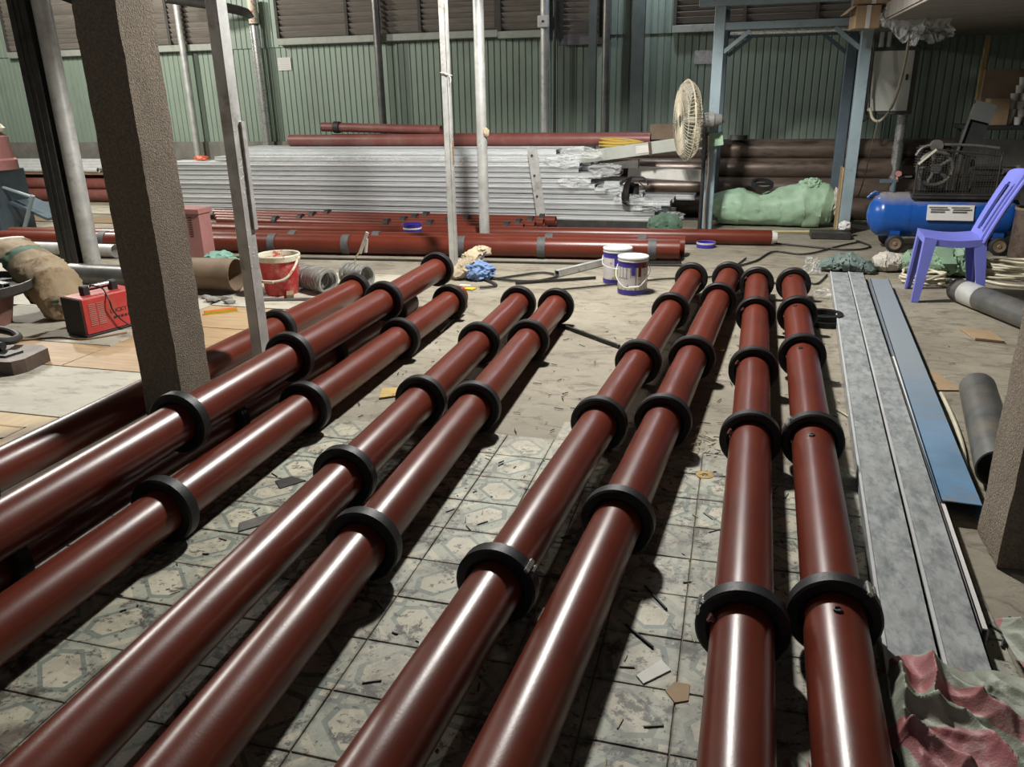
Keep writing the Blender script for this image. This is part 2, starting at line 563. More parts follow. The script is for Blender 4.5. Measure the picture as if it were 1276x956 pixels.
# ------------------------------------------------------------------ setting: floor and tiles
bm = bx((-5.0, 5.0, -.06), (20, 12.2, .112))
floor = tag(obj('floor', bm, FLOOR, smooth=False), kind='structure')
tb = bx((0, 0, -.002), (.1968, .1938, .008), 0, .0015)
t_me = None
for i in range(-12, 4):
    for j in range(-3, 9):
        x, y = -.05 + .2 * i + .1, 1.372 + .197 * j + .0985
        if x > .55 and y < 2.6 and False:
            continue
        if y > 2.9 and random.random() < .25 + .2 * (y > 3):
            continue
        lo = (x, y, random.uniform(-.0016, .0006))
        ro = (random.uniform(-.002, .002), random.uniform(-.002, .002), random.uniform(-.004, .004))
        if t_me is None:
            o = obj('tile', tb, TILE, floor, lo, ro, smooth=False)
            t_me = o.data
        else:
            o = share('tile', t_me, floor, lo, ro)

# ------------------------------------------------------------------ setting: back wall of ribbed sheets
WY = 10.6
wall = tag(obj('wall_back', bx((-4.5, WY + .16, 1.9), (20, .12, 3.9)), GREENW2, smooth=False), kind='structure')
obj('wall_base', bx((-4.5, WY + .04, .39), (20, .14, .786)), DUSTW, wall, smooth=False)


def ribbed(wid, z0, z1, pitch=.083, dep=.013):
    bm = bmesh.new()
    n = int(round(wid / pitch))
    pts = []
    for k in range(n):
        x = -wid / 2 + k * pitch
        pts += [(x, 0), (x + pitch * .74, 0), (x + pitch * .81, dep), (x + pitch * .92, dep)]
    pts.append((wid / 2, 0))
    prev = None
    for x, y in pts:
        a, b = bm.verts.new((x, y, z0)), bm.verts.new((x, y, z1))
        if prev:
            bm.faces.new((prev[0], a, b, prev[1]))
        prev = (a, b)
    return bm


sw = .83
lo_me = up_me = None
for k in range(21):
    x = -13.0 + sw * (k + .5)
    if lo_me is None:
        o = obj('wall_sheet', ribbed(sw, .70, 2.07), GREENW, wall, (x, WY, 0), smooth=False)
        lo_me = o.data
    else:
        share('wall_sheet', lo_me, wall, (x, WY, random.uniform(-.006, .006)))
    if up_me is None:
        o = obj('wall_sheet', ribbed(sw, 2.03, 3.8), GREENW, wall, (x, WY - .022, 0), smooth=False)
        up_me = o.data
    else:
        share('wall_sheet', up_me, wall, (x, WY - .022, random.uniform(-.01, .01)))
tag(obj('wall_left', bx((-13.1, 5, 1.9), (.2, 12, 3.9)), GREENW2, smooth=False), kind='structure')
tag(obj('wall_right', bx((4.2, 5, 1.9), (.2, 12, 3.9)), GREENW2, smooth=False), kind='structure')
tag(obj('ceiling', bx((-4.45, 5, 3.9), (17.5, 12, .1)), LOUVF, smooth=False), kind='structure')


def louvre(n, x0, x1, z0, z1, dark=False):
    c = (x0 + x1) / 2
    wv = x1 - x0
    f = bmesh.new()
    box(f, (c, WY - .05, (z0 + z1) / 2), (wv, .02, z1 - z0))
    nm = max(1, int(round(wv / .95)))
    for k in range(nm + 1):
        box(f, (x0 + .02 + (wv - .04) * k / nm, WY - .105, (z0 + z1) / 2), (.04, .03, z1 - z0))
    root = tag(obj('window_%d' % n, f, LOUVF, smooth=False), kind='structure')
    me = None
    k = 0
    z = z0 + .05
    while z < z1 - .02:
        lo = (c, WY - .085 + random.uniform(-.004, .004), z)
        ro = (R(38) + random.uniform(-.08, .08), random.uniform(-.004, .004), 0)
        if me is None:
            o = obj('slat', bx((0, 0, 0), (wv - .02, .008, .075)), LOUV, root, lo, ro, smooth=False)
            me = o.data
        else:
            share('slat', me, root, lo, ro)
        z += .064
    return root


for n, (a, b, zb) in enumerate([(-10.75, -9.35, 2.09), (-8.75, -7.0, 2.10), (-6.17, -3.05, 2.13), (-3.05, -2.42, 2.11), (-2.25, -1.72, 2.0), (-.88, 1.55, 2.10)]):
    louvre(n + 1, a, b, zb, 2.95)
    if n != 4:
        tag(obj('trim_%d' % (n + 1), bx(((a + b) / 2, WY - .075, zb - .045), (b - a, .09, .085), 0, .006), TRIM, smooth=False), kind='structure')
    else:
        tag(obj('trim_%d' % (n + 1), bx(((a + b) / 2, WY - .06, zb + .09), (b - a + .04, .05, .34), 0, .004), M('grey_shutter_board', (.16, .16, .17), .7, st=(1, 1, 7), scale=5), smooth=False), kind='structure')

# ------------------------------------------------------------------ roller tubes with rings in the foreground
TR, RR = .0745, .1125


def ring_bm(th, notch):
    bm = bmesh.new()
    revolve(bm, (0, -th / 2, 0), (0, 1, 0), [(0, RR - .006), (.006, RR), (th - .006, RR), (th, RR - .006), (th, TR + .012), (th - .008, TR + .001), (.008, TR + .001), (0, TR + .012)], 48, True)
    return bm


ring_me = {}


def ring_mesh(th):
    if th not in ring_me:
        b = ring_bm(th, 0)
        o = obj('ring', b, BLK, ang=30)
        ring_me[th] = o.data
        bpy.data.objects.remove(o)
    return ring_me[th]


clip_me = None


def roller_tube(label, x_a, x_b, y0, y1, z, rings, holes=(), notch=(), bolts=()):
    """axis from (x at y0) to (x at y1); rings at given y"""
    p0, p1 = Vector((x_a, y0, z)), Vector((x_b, y1, z))
    d = (p1 - p0).normalized()
    rz = math.atan2(-d.x, d.y)
    root = empty('roller_tube', (x_a, y0, 0), label, 'pipe', 'red roller tubes with black rings', rz)
    L = (p1 - p0).length
    obj('tube', pipe((0, 0, z), (0, L, z), TR, .004, 48), RED, root, ang=40)
    for yr in rings:
        t = (yr - y0) / math.cos(rz)
        o = share('ring', ring_mesh(.05), root, (0, t, z), (0, random.uniform(0, 6), 0))
        if yr in notch:      # clamp gap with a little steel clip on the rim
            b = bx((0, 0, RR + .001), (.012, .054, .008))
            box(b, (.016, .008, RR), (.006, .03, .012))
            obj('clip', b, CHROME, o, (0, 0, 0), (0, -o.rotation_euler[1] + R(notch[yr]), 0), smooth=False)
        if yr in bolts:
            b = bmesh.new()
            rod(b, (0, 0, TR - .003), (0, 0, TR + .014), .007, 8)
            rod(b, (0, 0, TR + .010), (0, 0, TR + .016), .012, 6)
            obj('bolt', b, REDD, root, (0, t - .045, z), (0, R(bolts[yr]), 0))
    for yh, ang in holes:
        t = (yh - y0) / math.cos(rz)
        b = bmesh.new()
        revolve(b, (0, 0, TR - .001), (0, 0, 1), [(-.002, .011), (.006, .0105), (.007, .008), (.003, .006), (.003, 0)], 12)
        obj('drilled_hole', b, BLK2, root, (0, t, z), (0, R(ang), 0))
    return root


Z0 = RR
roller_tube('red roller tube lying furthest right of the row, beside the grey channels', .245, .4205, -.6, 5.72, Z0, [.55, 1.808, 2.908, 3.969, 4.762, 5.576], holes=[(1.72, -4), (2.78, -12), (3.85, -14), (4.68, -16), (5.50, -20)], notch={1.808: 38, 2.908: -55})
roller_tube('red roller tube next to the rightmost one, with a bolt left of each ring', .0405, .1835, -.6, 5.72, Z0, [.5, 1.711, 2.872, 3.697, 4.70, 5.558], notch={1.711: -72}, bolts={1.711: -62, 2.872: -62, 3.697: -60, 4.70: -60, 5.558: -60})
roller_tube('red roller tube third from the right, its far end stub sticking out', -.480, .002, -.6, 5.86, Z0, [.75, 2.15, 2.976, 3.82, 5.028, 5.703])
roller_tube('red roller tube at the left of the right-hand four, pointing at the paint cans', -.708, -.258, -.6, 5.66, Z0, [.62, 1.742, 2.893, 3.697, 4.703, 5.628], notch={1.742: 52})
roller_tube('red roller tube right of the middle pair, a black bar at its far end', -.935, -1.025, -.6, 4.71, Z0, [.6, 1.84, 2.95, 3.942, 4.682])
roller_tube('red roller tube on the left of the middle pair of tubes', -1.191, -1.2705, -.6, 4.73, Z0, [.7, 2.23, 2.974, 3.841, 4.698])
roller_tube('red roller tube lying on the floor at the right of the left-hand pile', -1.676, -1.7095, -.6, 4.80, Z0, [.8, 1.879, 2.788, 3.829, 4.649])
roller_tube('red roller tube lying on top of the left-hand pile', -1.829, -1.884, -.6, 4.95, .264, [1.1, 2.212, 2.983, 4.025, 4.907])
roller_tube('red roller tube in shadow underneath the left-hand pile', -1.955, -1.975, -.6, 4.60, Z0, [1.5, 2.6, 3.5, 4.3])
roller_tube('red roller tube behind the concrete pillar and steel post on the left', -2.478, -2.466, -.6, 4.88, Z0, [.9, 1.865, 3.86, 4.845])

# ------------------------------------------------------------------ columns and posts


def rough_pillar(name, x0, x1, y0, y1, h, label, seed):
    bm = bmesh.new()
    nz = 90
    per = []
    n = 7
    for i in range(n):
        per.append((x0 + (x1 - x0) * i / n, y0))
    for i in range(n):
        per.append((x1, y0 + (y1 - y0) * i / n))
    for i in range(n):
        per.append((x1 - (x1 - x0) * i / n, y1))
    for i in range(n):
        per.append((x0, y1 - (y1 - y0) * i / n))
    rows = []
    for k in range(nz + 1):
        z = h * k / nz
        row = []
        for (x, y) in per:
            q = Vector((x * 9 + seed, y * 9, z * 9))
            a = noise.noise(q) * .004 + noise.noise(q * 4) * .0035
            b = noise.noise(q + Vector((40, 0, 0))) * .004 + noise.noise(q * 4 + Vector((9, 9, 9))) * .0035
            row.append(bm.verts.new((x + a, y + b, z)))
        rows.append(row)
    N = len(per)
    for k in range(nz):
        for i in range(N):
            bm.faces.new((rows[k][i], rows[k][(i + 1) % N], rows[k + 1][(i + 1) % N], rows[k + 1][i]))
    bm.faces.new(rows[-1])
    o = obj(name, bm, CONC, ang=50)
    return tag(o, label, 'pillar')


rough_pillar('concrete_pillar', -2.392, -2.20, 2.66, 2.86, 3.85, 'rough brown concrete pillar standing among the red tubes at left', 3)
rough_pillar('concrete_pillar', .828, 1.05, 2.335, 2.55, 3.85, 'rough brown concrete pillar at the right edge beside the grey pipes', 11)

# galvanised square post with flange in front
t = empty('steel_post', (-2.28, 3.39, 0), 'galvanised square steel post with paint splashes, right of the concrete pillar', 'post')
b = bx((0, 0, 1.92), (.058, .08, 3.84), 0, .003)
obj('post_shaft', b, STEELP, t, smooth=False)
b = bx((.034, .034, 1.0), (.012, .03, .5))
obj('backing_strip', b, STEELP, t, smooth=False)
b = bmesh.new()
for k in range(16):
    zz = random.uniform(.45, 1.3)
    yy = random.uniform(-.035, .02)
    s = random.uniform(.003, .007)
    revolve(b, (.0285, yy, zz), (1, 0, 0), [(0, s), (.002, s * .6), (.0022, 0)], 8)
for k in range(6):
    zz = .98 + k * .022
    box(b, (.0292, -.008, zz), (.0012, .045, .003), rot=Matrix.Rotation(random.uniform(-.7, .7), 4, 'X'))
obj('paint_splash', b, WHITE, t)

# steel H column with a round pipe beside it
t = empty('steel_column', (-5.50, 5.62, 0), 'dark steel H-section column with rounded edge at the far left', 'column')
b = bmesh.new()
box(b, (0, -.075, 1.92), (.17, .012, 3.84))
box(b, (0, .075, 1.92), (.17, .012, 3.84))
box(b, (0, 0, 1.92), (.012, .15, 3.84))
box(b, (-.03, -.084, 1.92), (.012, .008, 3.84))
box(b, (.02, -.084, 1.92), (.008, .008, 3.84))
obj('column_section', b, DARKST, t, smooth=False)
obj('side_beam', bx((.42, 0, 2.12), (.80, .06, .075), rot=Matrix.Rotation(R(19), 4, 'Y')), DARKST, t, smooth=False)
b = bmesh.new()
rod(b, (-5.335, 5.62, 0), (-5.335, 5.62, 3.84), .07, 24)
tag(obj('steel_pipe_post', b, STEELP), 'pale grey round steel pipe standing against the dark H-column', 'post')

t = empty('steel_post', (-2.255, 6.28, 0), 'slim square grey steel post before the long red tubes, wire tied round it', 'post')
b = bmesh.new()
box(b, (0, 0, 1.92), (.062, .05, 3.84), 0, .003)
box(b, (.026, -.028, 1.92), (.008, .008, 3.84))
obj('post_shaft', b, STEELP, t, smooth=False)
b = bmesh.new()
wire(b, [(-.035, -.03, 1.52), (.0, -.034, 1.515), (.036, -.03, 1.50), (.036, .03, 1.50), (-.035, .03, 1.52)], .004, 5, True)
wire(b, [(.036, -.03, 1.5), (.05, -.035, 1.47), (.045, -.035, 1.44)], .004, 5)
obj('tie_wire', b, CREAMP, t)
obj('wood_strip', bx((.036, -.01, .93), (.012, .02, .17)), WOOD, t, smooth=False)
t = empty('steel_post', (-2.30, 7.31, 0), 'round grey steel pole in front of the wrapped bar stack, rag tied halfway', 'post')
b = bmesh.new()
rod(b, (0, 0, 0), (0, 0, 3.84), .048, 20)
obj('pole_shaft', b, STEELP, t)
obj('tied_rag', lump((.03, .025, .04), 5, .3, 2, .2, 3, False), BEIGE, t, (.05, -.03, 1.03))


def wall_post(px, label, r, m, square=False, y=WY - .2, h=3.84):
    b = bmesh.new()
    if square:
        box(b, (px, y, h / 2), (r * 2, .08, h), 0, .004)
    else:
        rod(b, (px, y, 0), (px, y, h), r, 18)
    return tag(obj('wall_post', b, m, smooth=not square), label, 'post')


t = empty('drain_pipe', (-6.47, WY - .16, 0), 'shiny steel pipe with elbow standing at the wall left of the white notice', 'pipe')
b = bmesh.new()
rod(b, (0, 0, 0), (0, 0, 2.36), .055, 20)
rod(b, (-.09, .05, 0), (-.09, .05, 2.3), .022, 10)
obj('pipe_shaft', b, CHROME, t)
b = bmesh.new()
wire(b, [(0, 0, 2.30), (0, -.01, 2.40), (-.08, -.08, 2.46), (-.3, -.3, 2.52), (-.8, -.7, 2.6)], .06, 14)
obj('elbow', b, DARKST, t)
b = bmesh.new()
rod(b, (0, 0, 2.32), (0, 0, 2.62), .066, 18)
obj('collar', b, CREAMP, t)
wall_post(-7.62, 'thin grey steel pole at the wall between pillar and square post', .045, STEELP)
wall_post(-4.66, 'dark grey steel pole at the green wall above the left part of the stack', .05, PIPEG)
wall_post(-2.42, 'grey steel wall pole carrying the white switch box', .055, STEELP)
wall_post(-2.30, 'thin dark conduit beside the pole with the switch box', .02, DARKST)
wall_post(-1.66, 'dull mottled pole at the green wall left of the fan', .045, PIPEG)
DKGR = M('dark_green_steel_and_shade', (.085, .105, .10), .55, 0, .2, 5)
wall_post(-1.82, 'dark green angle post beside the mottled wall pole', .045, DKGR, True)
wall_post(-1.27, 'wide dark strip standing in for shade on the wall left of the fan', .075, DKGR, True)  # shadow-like band on the wall, built as a dark strip
t = empty('switch_box', (-2.42, WY - .285, 2.185), 'small white switch box with a black button on the grey wall pole', 'switch')
obj('switch_case', bx((0, 0, 0), (.135, .06, .135), 0, .008), PAPER, t, smooth=False)
b = bmesh.new()
rod(b, (0, -.03, 0), (0, -.038, 0), .014, 12)
obj('button', b, BLK2, t)


def notice(x, z, wd, h, label, m):
    t = empty('wall_notice', (x, WY - .012, z), label, 'sign')
    obj('sheet', bx((0, 0, 0), (wd, .006, h)), m, t, smooth=False)
    b = bmesh.new()
    for k in range(6):
        box(b, (random.uniform(-.01, .01), -.0036, h * (.36 - .14 * k)), (wd * random.uniform(.7, .85), .0012, h * .028))
    obj('print_lines', b, M('faint_print', (.42, .42, .42), .8, var=.1, bump=0), t, smooth=False)
    return t


notice(-6.16, 1.81, .20, .165, 'small white paper notice on the green wall at left', PAPER)
notice(-.49, 1.74, .24, .155, 'greyish paper notice on the wall beside the blue frame', M('grey_paper', (.42, .41, .40), .8, scale=30, var=.3))

# ------------------------------------------------------------------ blue steel frame
t = empty('steel_gantry', (-.27, 8.5, 0), 'grey-blue painted steel frame of posts and beams behind the green sack', 'frame')
PX0, PX1, PYF, PYR = -.27, 1.045, 8.5, 9.3
for (x, y) in ((PX0, PYF), (PX1, PYF), (PX0 + .02, PYR), (PX1 - .03, PYR)):
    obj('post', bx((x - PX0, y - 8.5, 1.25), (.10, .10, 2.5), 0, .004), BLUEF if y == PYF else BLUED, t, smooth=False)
xm = (PX0 + PX1) / 2 - PX0
wd = PX1 - PX0 - .10
obj('beam', bx((xm, 0, 1.925), (wd, .08, .065), 0, .003), BLUEF, t, smooth=False)
obj('beam', bx((xm + .2, -.02, 2.14), (wd + .9, .08, .08), 0, .003), BLUEF, t, smooth=False)
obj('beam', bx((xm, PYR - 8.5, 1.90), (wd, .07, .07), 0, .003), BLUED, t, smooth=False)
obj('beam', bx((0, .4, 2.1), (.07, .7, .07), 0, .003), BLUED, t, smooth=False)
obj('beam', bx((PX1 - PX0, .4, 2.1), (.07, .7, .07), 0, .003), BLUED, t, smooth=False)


def brace(x, y, sx, m):
    obj('brace', bx((x + sx * .12, y, 1.79), (.035, .05, .30), rot=Matrix.Rotation(sx * R(52), 4, 'Y')), m, t, smooth=False)


brace(.045, 0, 1, BLUEF)
brace(PX1 - PX0 - .045, 0, -1, BLUEF)
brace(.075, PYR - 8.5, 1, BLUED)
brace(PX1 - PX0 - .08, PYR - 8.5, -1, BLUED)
b = bmesh.new()
rod(b, (PX0 + .10, 8.50, 1.865), (PX1 + .02, 8.50, 1.865), .022, 12)
tag(obj('shiny_rail', b, CHROME), 'shiny round rail hung under the blue frame beam', 'rail')

# mezzanine soffit
mz = tag(obj('mezzanine', bx((2.58, 8.3, 1.96), (2.96, 4.5, .12)), CEIL, smooth=False), 'grey boarded underside of the loft floor at the top right', 'loft', kind=None)
me = None
for k in range(9):
    lo = (2.58, 6.28 + k * .5, 1.890)
    if me is None:
        o = obj('plank', bx((0, 0, 0), (2.94, .49, .018), 0, .003), CEIL, mz, lo, smooth=False)
        me = o.data
    else:
        share('plank', me, mz, lo)
b = bmesh.new()
for (x, y) in ((1.16, 10.4), (3.9, 10.4), (3.9, 6.2)):
    box(b, (x, y, .94), (.09, .09, 1.88))
obj('support_leg', b, DARKST, mz, smooth=False)


def carton(c, s, rz, label):
    t = empty('carton', (c[0], c[1], c[2]), label, 'box', 'cartons on the loft edge', rz)
    sx, sy, sz = s
    b = bmesh.new()
    box(b, (0, 0, sz / 2), s, 0, .004)
    obj('carton_body', b, CARD, t, smooth=False)
    b = bmesh.new()
    box(b, (-sx * .5 - .04, 0, sz - .03), (.10, sy, .006), rot=Matrix.Rotation(R(-40), 4, 'Y'))
    obj('flap', b, CARD, t, smooth=False)
    obj('tape', bx((0, -sy / 2 - .001, sz / 2), (.035, .003, sz)), PAPER, t, smooth=False)
    return t


carton((.955, 8.05, 1.83), (.20, .24, .18), .1, 'open cardboard carton hanging over the loft edge above the blue frame')
carton((1.02, 8.1, 2.02), (.34, .3, .22), -.12, 'cardboard carton stacked topmost on the loft edge')


def film(name, c, s, seed, label, group='loose plastic wrap', rz=0, fr=3.2):
    n = 26
    bm = bmesh.new()
    vs = []
    for i in range(n):
        row = []
        for j in range(n):
            u, v = i / (n - 1) - .5, j / (n - 1) - .5
            p = Vector((u * fr, v * fr, seed * 5.1))
            d = noise.noise(p) * .5 + abs(noise.noise(p * 2.3)) * .5
            row.append(bm.verts.new((s[0] * (u + .15 * noise.noise(p + Vector((7, 0, 0)))), s[1] * (d - .2), s[2] * (v + .15 * noise.noise(p + Vector((0, 9, 0)))))))
        vs.append(row)
    for i in range(n - 1):
        for j in range(n - 1):
            u, v = i / (n - 1) - .5, j / (n - 1) - .5
            if u * u + v * v < .25 + .06 * noise.noise(Vector((u * 6, v * 6, seed))):
                bm.faces.new((vs[i][j], vs[i + 1][j], vs[i + 1][j + 1], vs[i][j + 1]))
    bmesh.ops.delete(bm, geom=[v for v in bm.verts if not v.link_faces], context='VERTS')
    return tag(obj(name, bm, FILM, None, c, (0, 0, rz)), label, 'plastic', group)


film('plastic_bag', (1.27, 7.82, 1.84), (.30, .14, .27), 2, 'crumpled clear plastic bag hanging beside the loft cartons')
film('plastic_bag', (1.46, 7.88, 1.83), (.36, .14, .30), 5, 'large clear plastic bag hanging down from the loft, furthest right')
film('plastic_bag', (1.14, 7.85, 1.90), (.20, .10, .18), 8, 'clear plastic wrap bunched in front of the loft cartons')
film('plastic_bag', (1.33, 7.8, 1.74), (.08, .06, .16), 11, 'thin twist of clear plastic dangling lowest under the loft')

# ------------------------------------------------------------------ stack of wrapped galvanised bars
ends = [-.68, -.79, -.92, -.64, -1.19, -1.30, -1.41, -1.45, -1.35, -1.58, -1.57, -1.80]
ordn = ['twelfth', 'eleventh', 'tenth', 'ninth', 'eighth', 'seventh', 'sixth', 'fifth', 'fourth', 'third', 'second', 'top']
LH = .0535


def bar(x0, x1, y0, y1, z0, z1, label, grp, lip=True):
    L, D, Hh = x1 - x0, y1 - y0, z1 - z0
    b = bmesh.new()
    th = .006
    # box section, open ended, with a folded lip along the front
    lo = [(0, 0), (D, 0), (D, Hh), (0, Hh)]
    inn = [(th, th), (D - th, th), (D - th, Hh - th), (th, Hh - th)]
    A = [b.verts.new((0, y, z)) for y, z in lo]
    B = [b.verts.new((L, y, z)) for y, z in lo]
    Ci = [b.verts.new((0, y, z)) for y, z in inn]
    Di = [b.verts.new((L, y, z)) for y, z in inn]
    for i in range(4):
        j = (i + 1) % 4
        b.faces.new((A[i], A[j], B[j], B[i]))
        b.faces.new((Ci[i], Di[i], Di[j], Ci[j]))
        b.faces.new((A[i], Ci[i], Ci[j], A[j]))
        b.faces.new((B[i], B[j], Di[j], Di[i]))
    if lip:
        box(b, (L / 2, -.003, Hh * .30), (L, .006, Hh * .22))
        box(b, (L / 2, -.002, Hh * .86), (L, .004, Hh * .14))
    o = obj('galvanised_bar', b, GALVB, None, (x0, y0, z0), smooth=False)
    return tag(o, label, 'bar', grp)


for i in range(12):
    z = .1 + LH * i
    dy = random.uniform(-.012, .012)
    bar(-6.55 + random.uniform(-.1, .1) + (.75 if i == 11 else 0), ends[i], 8.30 + dy, 8.555, z + .0015, z + LH - .0045 - .003 * (i % 3 == 1),
        ('%s galvanised bar from the top on the front face of the plastic-wrapped stack' % ordn[i]) if i < 11 else 'topmost galvanised bar on the front face of the plastic-wrapped stack', 'galvanised bars on the front of the stack')
    for r_ in (1, 2):
        bar(-6.4 + random.uniform(-.1, .1) + (.6 if i > 9 else 0), ends[i] + random.uniform(-.1, .25) if i < 9 else -1.5, 8.30 + r_ * .265, 8.30 + r_ * .265 + .255, z + .002, z + LH - .002,
            'galvanised bar in the rear rows of the plastic-wrapped stack', 'galvanised bars in the rear rows')
z = .1 + LH * 12
bar(-5.85, -1.86, 8.50, 8.78, z + .001, z + .062, 'wide galvanised bar laid on top of the stack nearest the front', 'galvanised bars on top of the stack')
bar(-5.75, -1.62, 8.80, 9.08, z + .001, z + .075, 'wide galvanised bar laid on top of the stack at the back', 'galvanised bars on top of the stack')
tag(obj('orange_scrap', lump((.09, .05, .03), 61, .3, 2.5, .3, 3), ORG, None, (-6.12, 8.40, .69)), 'small orange scrap on the left end of the bar stack', 'scrap')
# wrap films along the top front edge and at the bar ends
for k, (x, zz, sx, sz, yy) in enumerate([(-1.62, .50, .3, .12, 8.28), (-1.30, .62, .35, .14, 8.3), (-1.25, .43, .3, .10, 8.27), (-1.05, .34, .3, .1, 8.27), (-.85, .26, .3, .1, 8.26), (-.60, .17, .25, .1, 8.26), (-1.55, .78, .4, .12, 8.32), (-1.75, .70, .35, .12, 8.28)]):
    film('plastic_wrap', (x, yy - .03, zz), (sx, .06, sz), 20 + k, ['film bunched round the bar ends just above the welding shield', 'film round the fourth bar end from the top of the stack', 'film round a bar end left of the welding shield', 'film round a bar end right below the welding shield', 'film round a low bar end above the dark channel', 'film on the lowest bar end beside the dark green sack', 'film on the upper end of the stack under the yellow cable', 'film beside the flat upright at the top of the stack'][k], 'plastic wrap on the bar ends')


def sheetfilm(x0, x1, seed):
    n, m_ = 120, 8
    bm = bmesh.new()
    rows = []
    pr = [(8.292, .66), (8.288, .70), (8.288, .735), (8.30, .748), (8.36, .7475), (8.42, .7475), (8.47, .7475), (8.488, .752)]
    for i in range(n):
        x = x0 + (x1 - x0) * i / (n - 1)
        row = []
        for j, (y, zz) in enumerate(pr):
            p = Vector((x * 7 + zz * 9, j * 1.3, seed))
            d = abs(noise.noise(p)) * .012 + abs(noise.noise(p * 3)) * .006 + .0015
            row.append(bm.verts.new((x, y - (d if j < 4 else 0), zz + (d if j > 3 else 0))))
        rows.append(row)
    for i in range(n - 1):
        for j in range(len(pr) - 1):
            bm.faces.new((rows[i][j], rows[i + 1][j], rows[i + 1][j + 1], rows[i][j + 1]))
    return tag(obj('plastic_wrap', bm, FILM), 'long sheet of wrinkled clear film over the top front edge of the stack', 'plastic')


sheetfilm(-5.7, -1.72, 4)
# dark channel under the stack
for x, lab in ((-1.32, 'dark grey steel channel under the right end of the bar stack'), (-4.6, 'dark grey steel channel bearing the left end of the bar stack')):
    b = bmesh.new()
    box(b, (x, 8.70, .004), (1.28, .82, .008))
    box(b, (x, 8.292, .049), (1.28, .008, .098))
    box(b, (x, 9.108, .049), (1.28, .008, .098))
    box(b, (x, 8.70, .094), (1.28, .82, .008))
    tag(obj('steel_channel', b, DARKST, smooth=False), lab, 'channel')
t = empty('flat_post', (-1.93, 8.24, 0), 'grey flat steel upright with bolts leaning on the front of the bar stack', 'post')
b = bmesh.new()
box(b, (-.07, .0, .42), (.10, .012, .86), rot=Matrix.Rotation(R(-8), 4, 'Y'))
obj('flat_bar', b, STEELP, t, smooth=False)
b = bmesh.new()
for zz in (.12, .35, .56, .76):
    rod(b, (-.03 - .14 * zz * .9, -.006, zz), (-.03 - .14 * zz * .9, -.018, zz), .012, 8)
obj('bolt', b, DARKST, t)

# red tubes laid on the back of the stack
zt = z + .076


def plain_tube(name, p0, p1, r, m, label, group=None, bands=(), wall_=.004, cat='pipe', seg=24, bw=.07, bm_=None, br=.006):
    p0, p1 = Vector(p0), Vector(p1)
    t = empty(name, p0, label, cat, group)
    obj('tube', pipe((0, 0, 0), p1 - p0, r, wall_, seg), m, t)
    d = (p1 - p0).normalized()
    for s in bands:
        b = bmesh.new()
        revolve(b, d * s, d, [(0, r + .0003), (0, r + br), (bw, r + br), (bw, r + .0003)], seg, True)
        obj('band', b, bm_ or BAND, t)
    return t


plain_tube('red_tube', (-5.2, 8.88, zt + .066), (-.92, 8.88, zt + .066), .066, REDD, 'dusty red tube lying on top of the bar stack at the front', 'red tubes on top of the stack')
plain_tube('red_tube', (-4.7, 9.02, zt + .066), (-.95, 9.02, zt + .066), .066, REDD, 'dusty red tube lying on top of the bar stack at the back', 'red tubes on top of the stack')
plain_tube('red_tube', (-4.8, 8.96, zt + .215), (-3.3, 8.95, zt + .17), .052, REDD, 'short dusty red tube with a black ring slanting on the stacked tubes', 'red tubes on top of the stack', bands=(.16,), bm_=BLK2, br=.014)
tag(obj('cardboard_box', bx((-.88, 9.85, .917), (.28, .2, .17), 0, .004), BROWNT, smooth=False), 'brown cardboard box beyond the end of the red tubes above the stack', 'box')

# yellow cable coil on the stack
b = bmesh.new()
for k in range(4):
    a = random.uniform(-.03, .03)
    wire(b, [(-1.20 + (.21 + a) * math.cos(q), 8.66 + (.13 + a) * math.sin(q), .835 + .010 * k + .06 * max(0, math.sin(q * .5)) * (k % 3) * .4) for q in [2 * PI * i / 12 for i in range(12)]], .008, 6, True, 3)
tag(obj('cable_coil', b, YELC), 'yellow cable coil on the right end of the stack', 'cable')

# grey-green sloping beam
t = empty('steel_beam', (-1.55, 8.45, .665), 'grey-green steel beam sloping up from the stack to behind the fan', 'beam')
b = bmesh.new()
rt = Matrix.Rotation(R(-7.5), 4, 'Y')
box(b, (.68, 0, .155), (1.42, .10, .12), rot=rt, bev=.004)
obj('beam_body', b, GREENG, t, smooth=False)
obj('label_plate', bx((.60, -.053, .146), (.13, .004, .075), rot=rt), WHITE, t, smooth=False)
obj('clamp', bx((.68, -.056, .15), (.03, .012, .13), rot=rt), BROWNP, t, smooth=False)
obj('green_end', bx((1.30, 0, .2366), (.17, .102, .122), rot=rt), GRNS, t, smooth=False)
tag(obj('white_beam', bx((-.72, 8.72, .545), (.80, .12, .11), rot=Matrix.Rotation(R(3), 4, 'Y')), WHITE, smooth=False), 'dusty white square beam lying across the bar ends', 'beam')
tag(obj('grey_beam', bx((-1.20, 8.5, .66), (.42, .10, .085), 0, .003), PIPEG, smooth=False), 'short dark grey box section resting on the bar ends', 'beam')

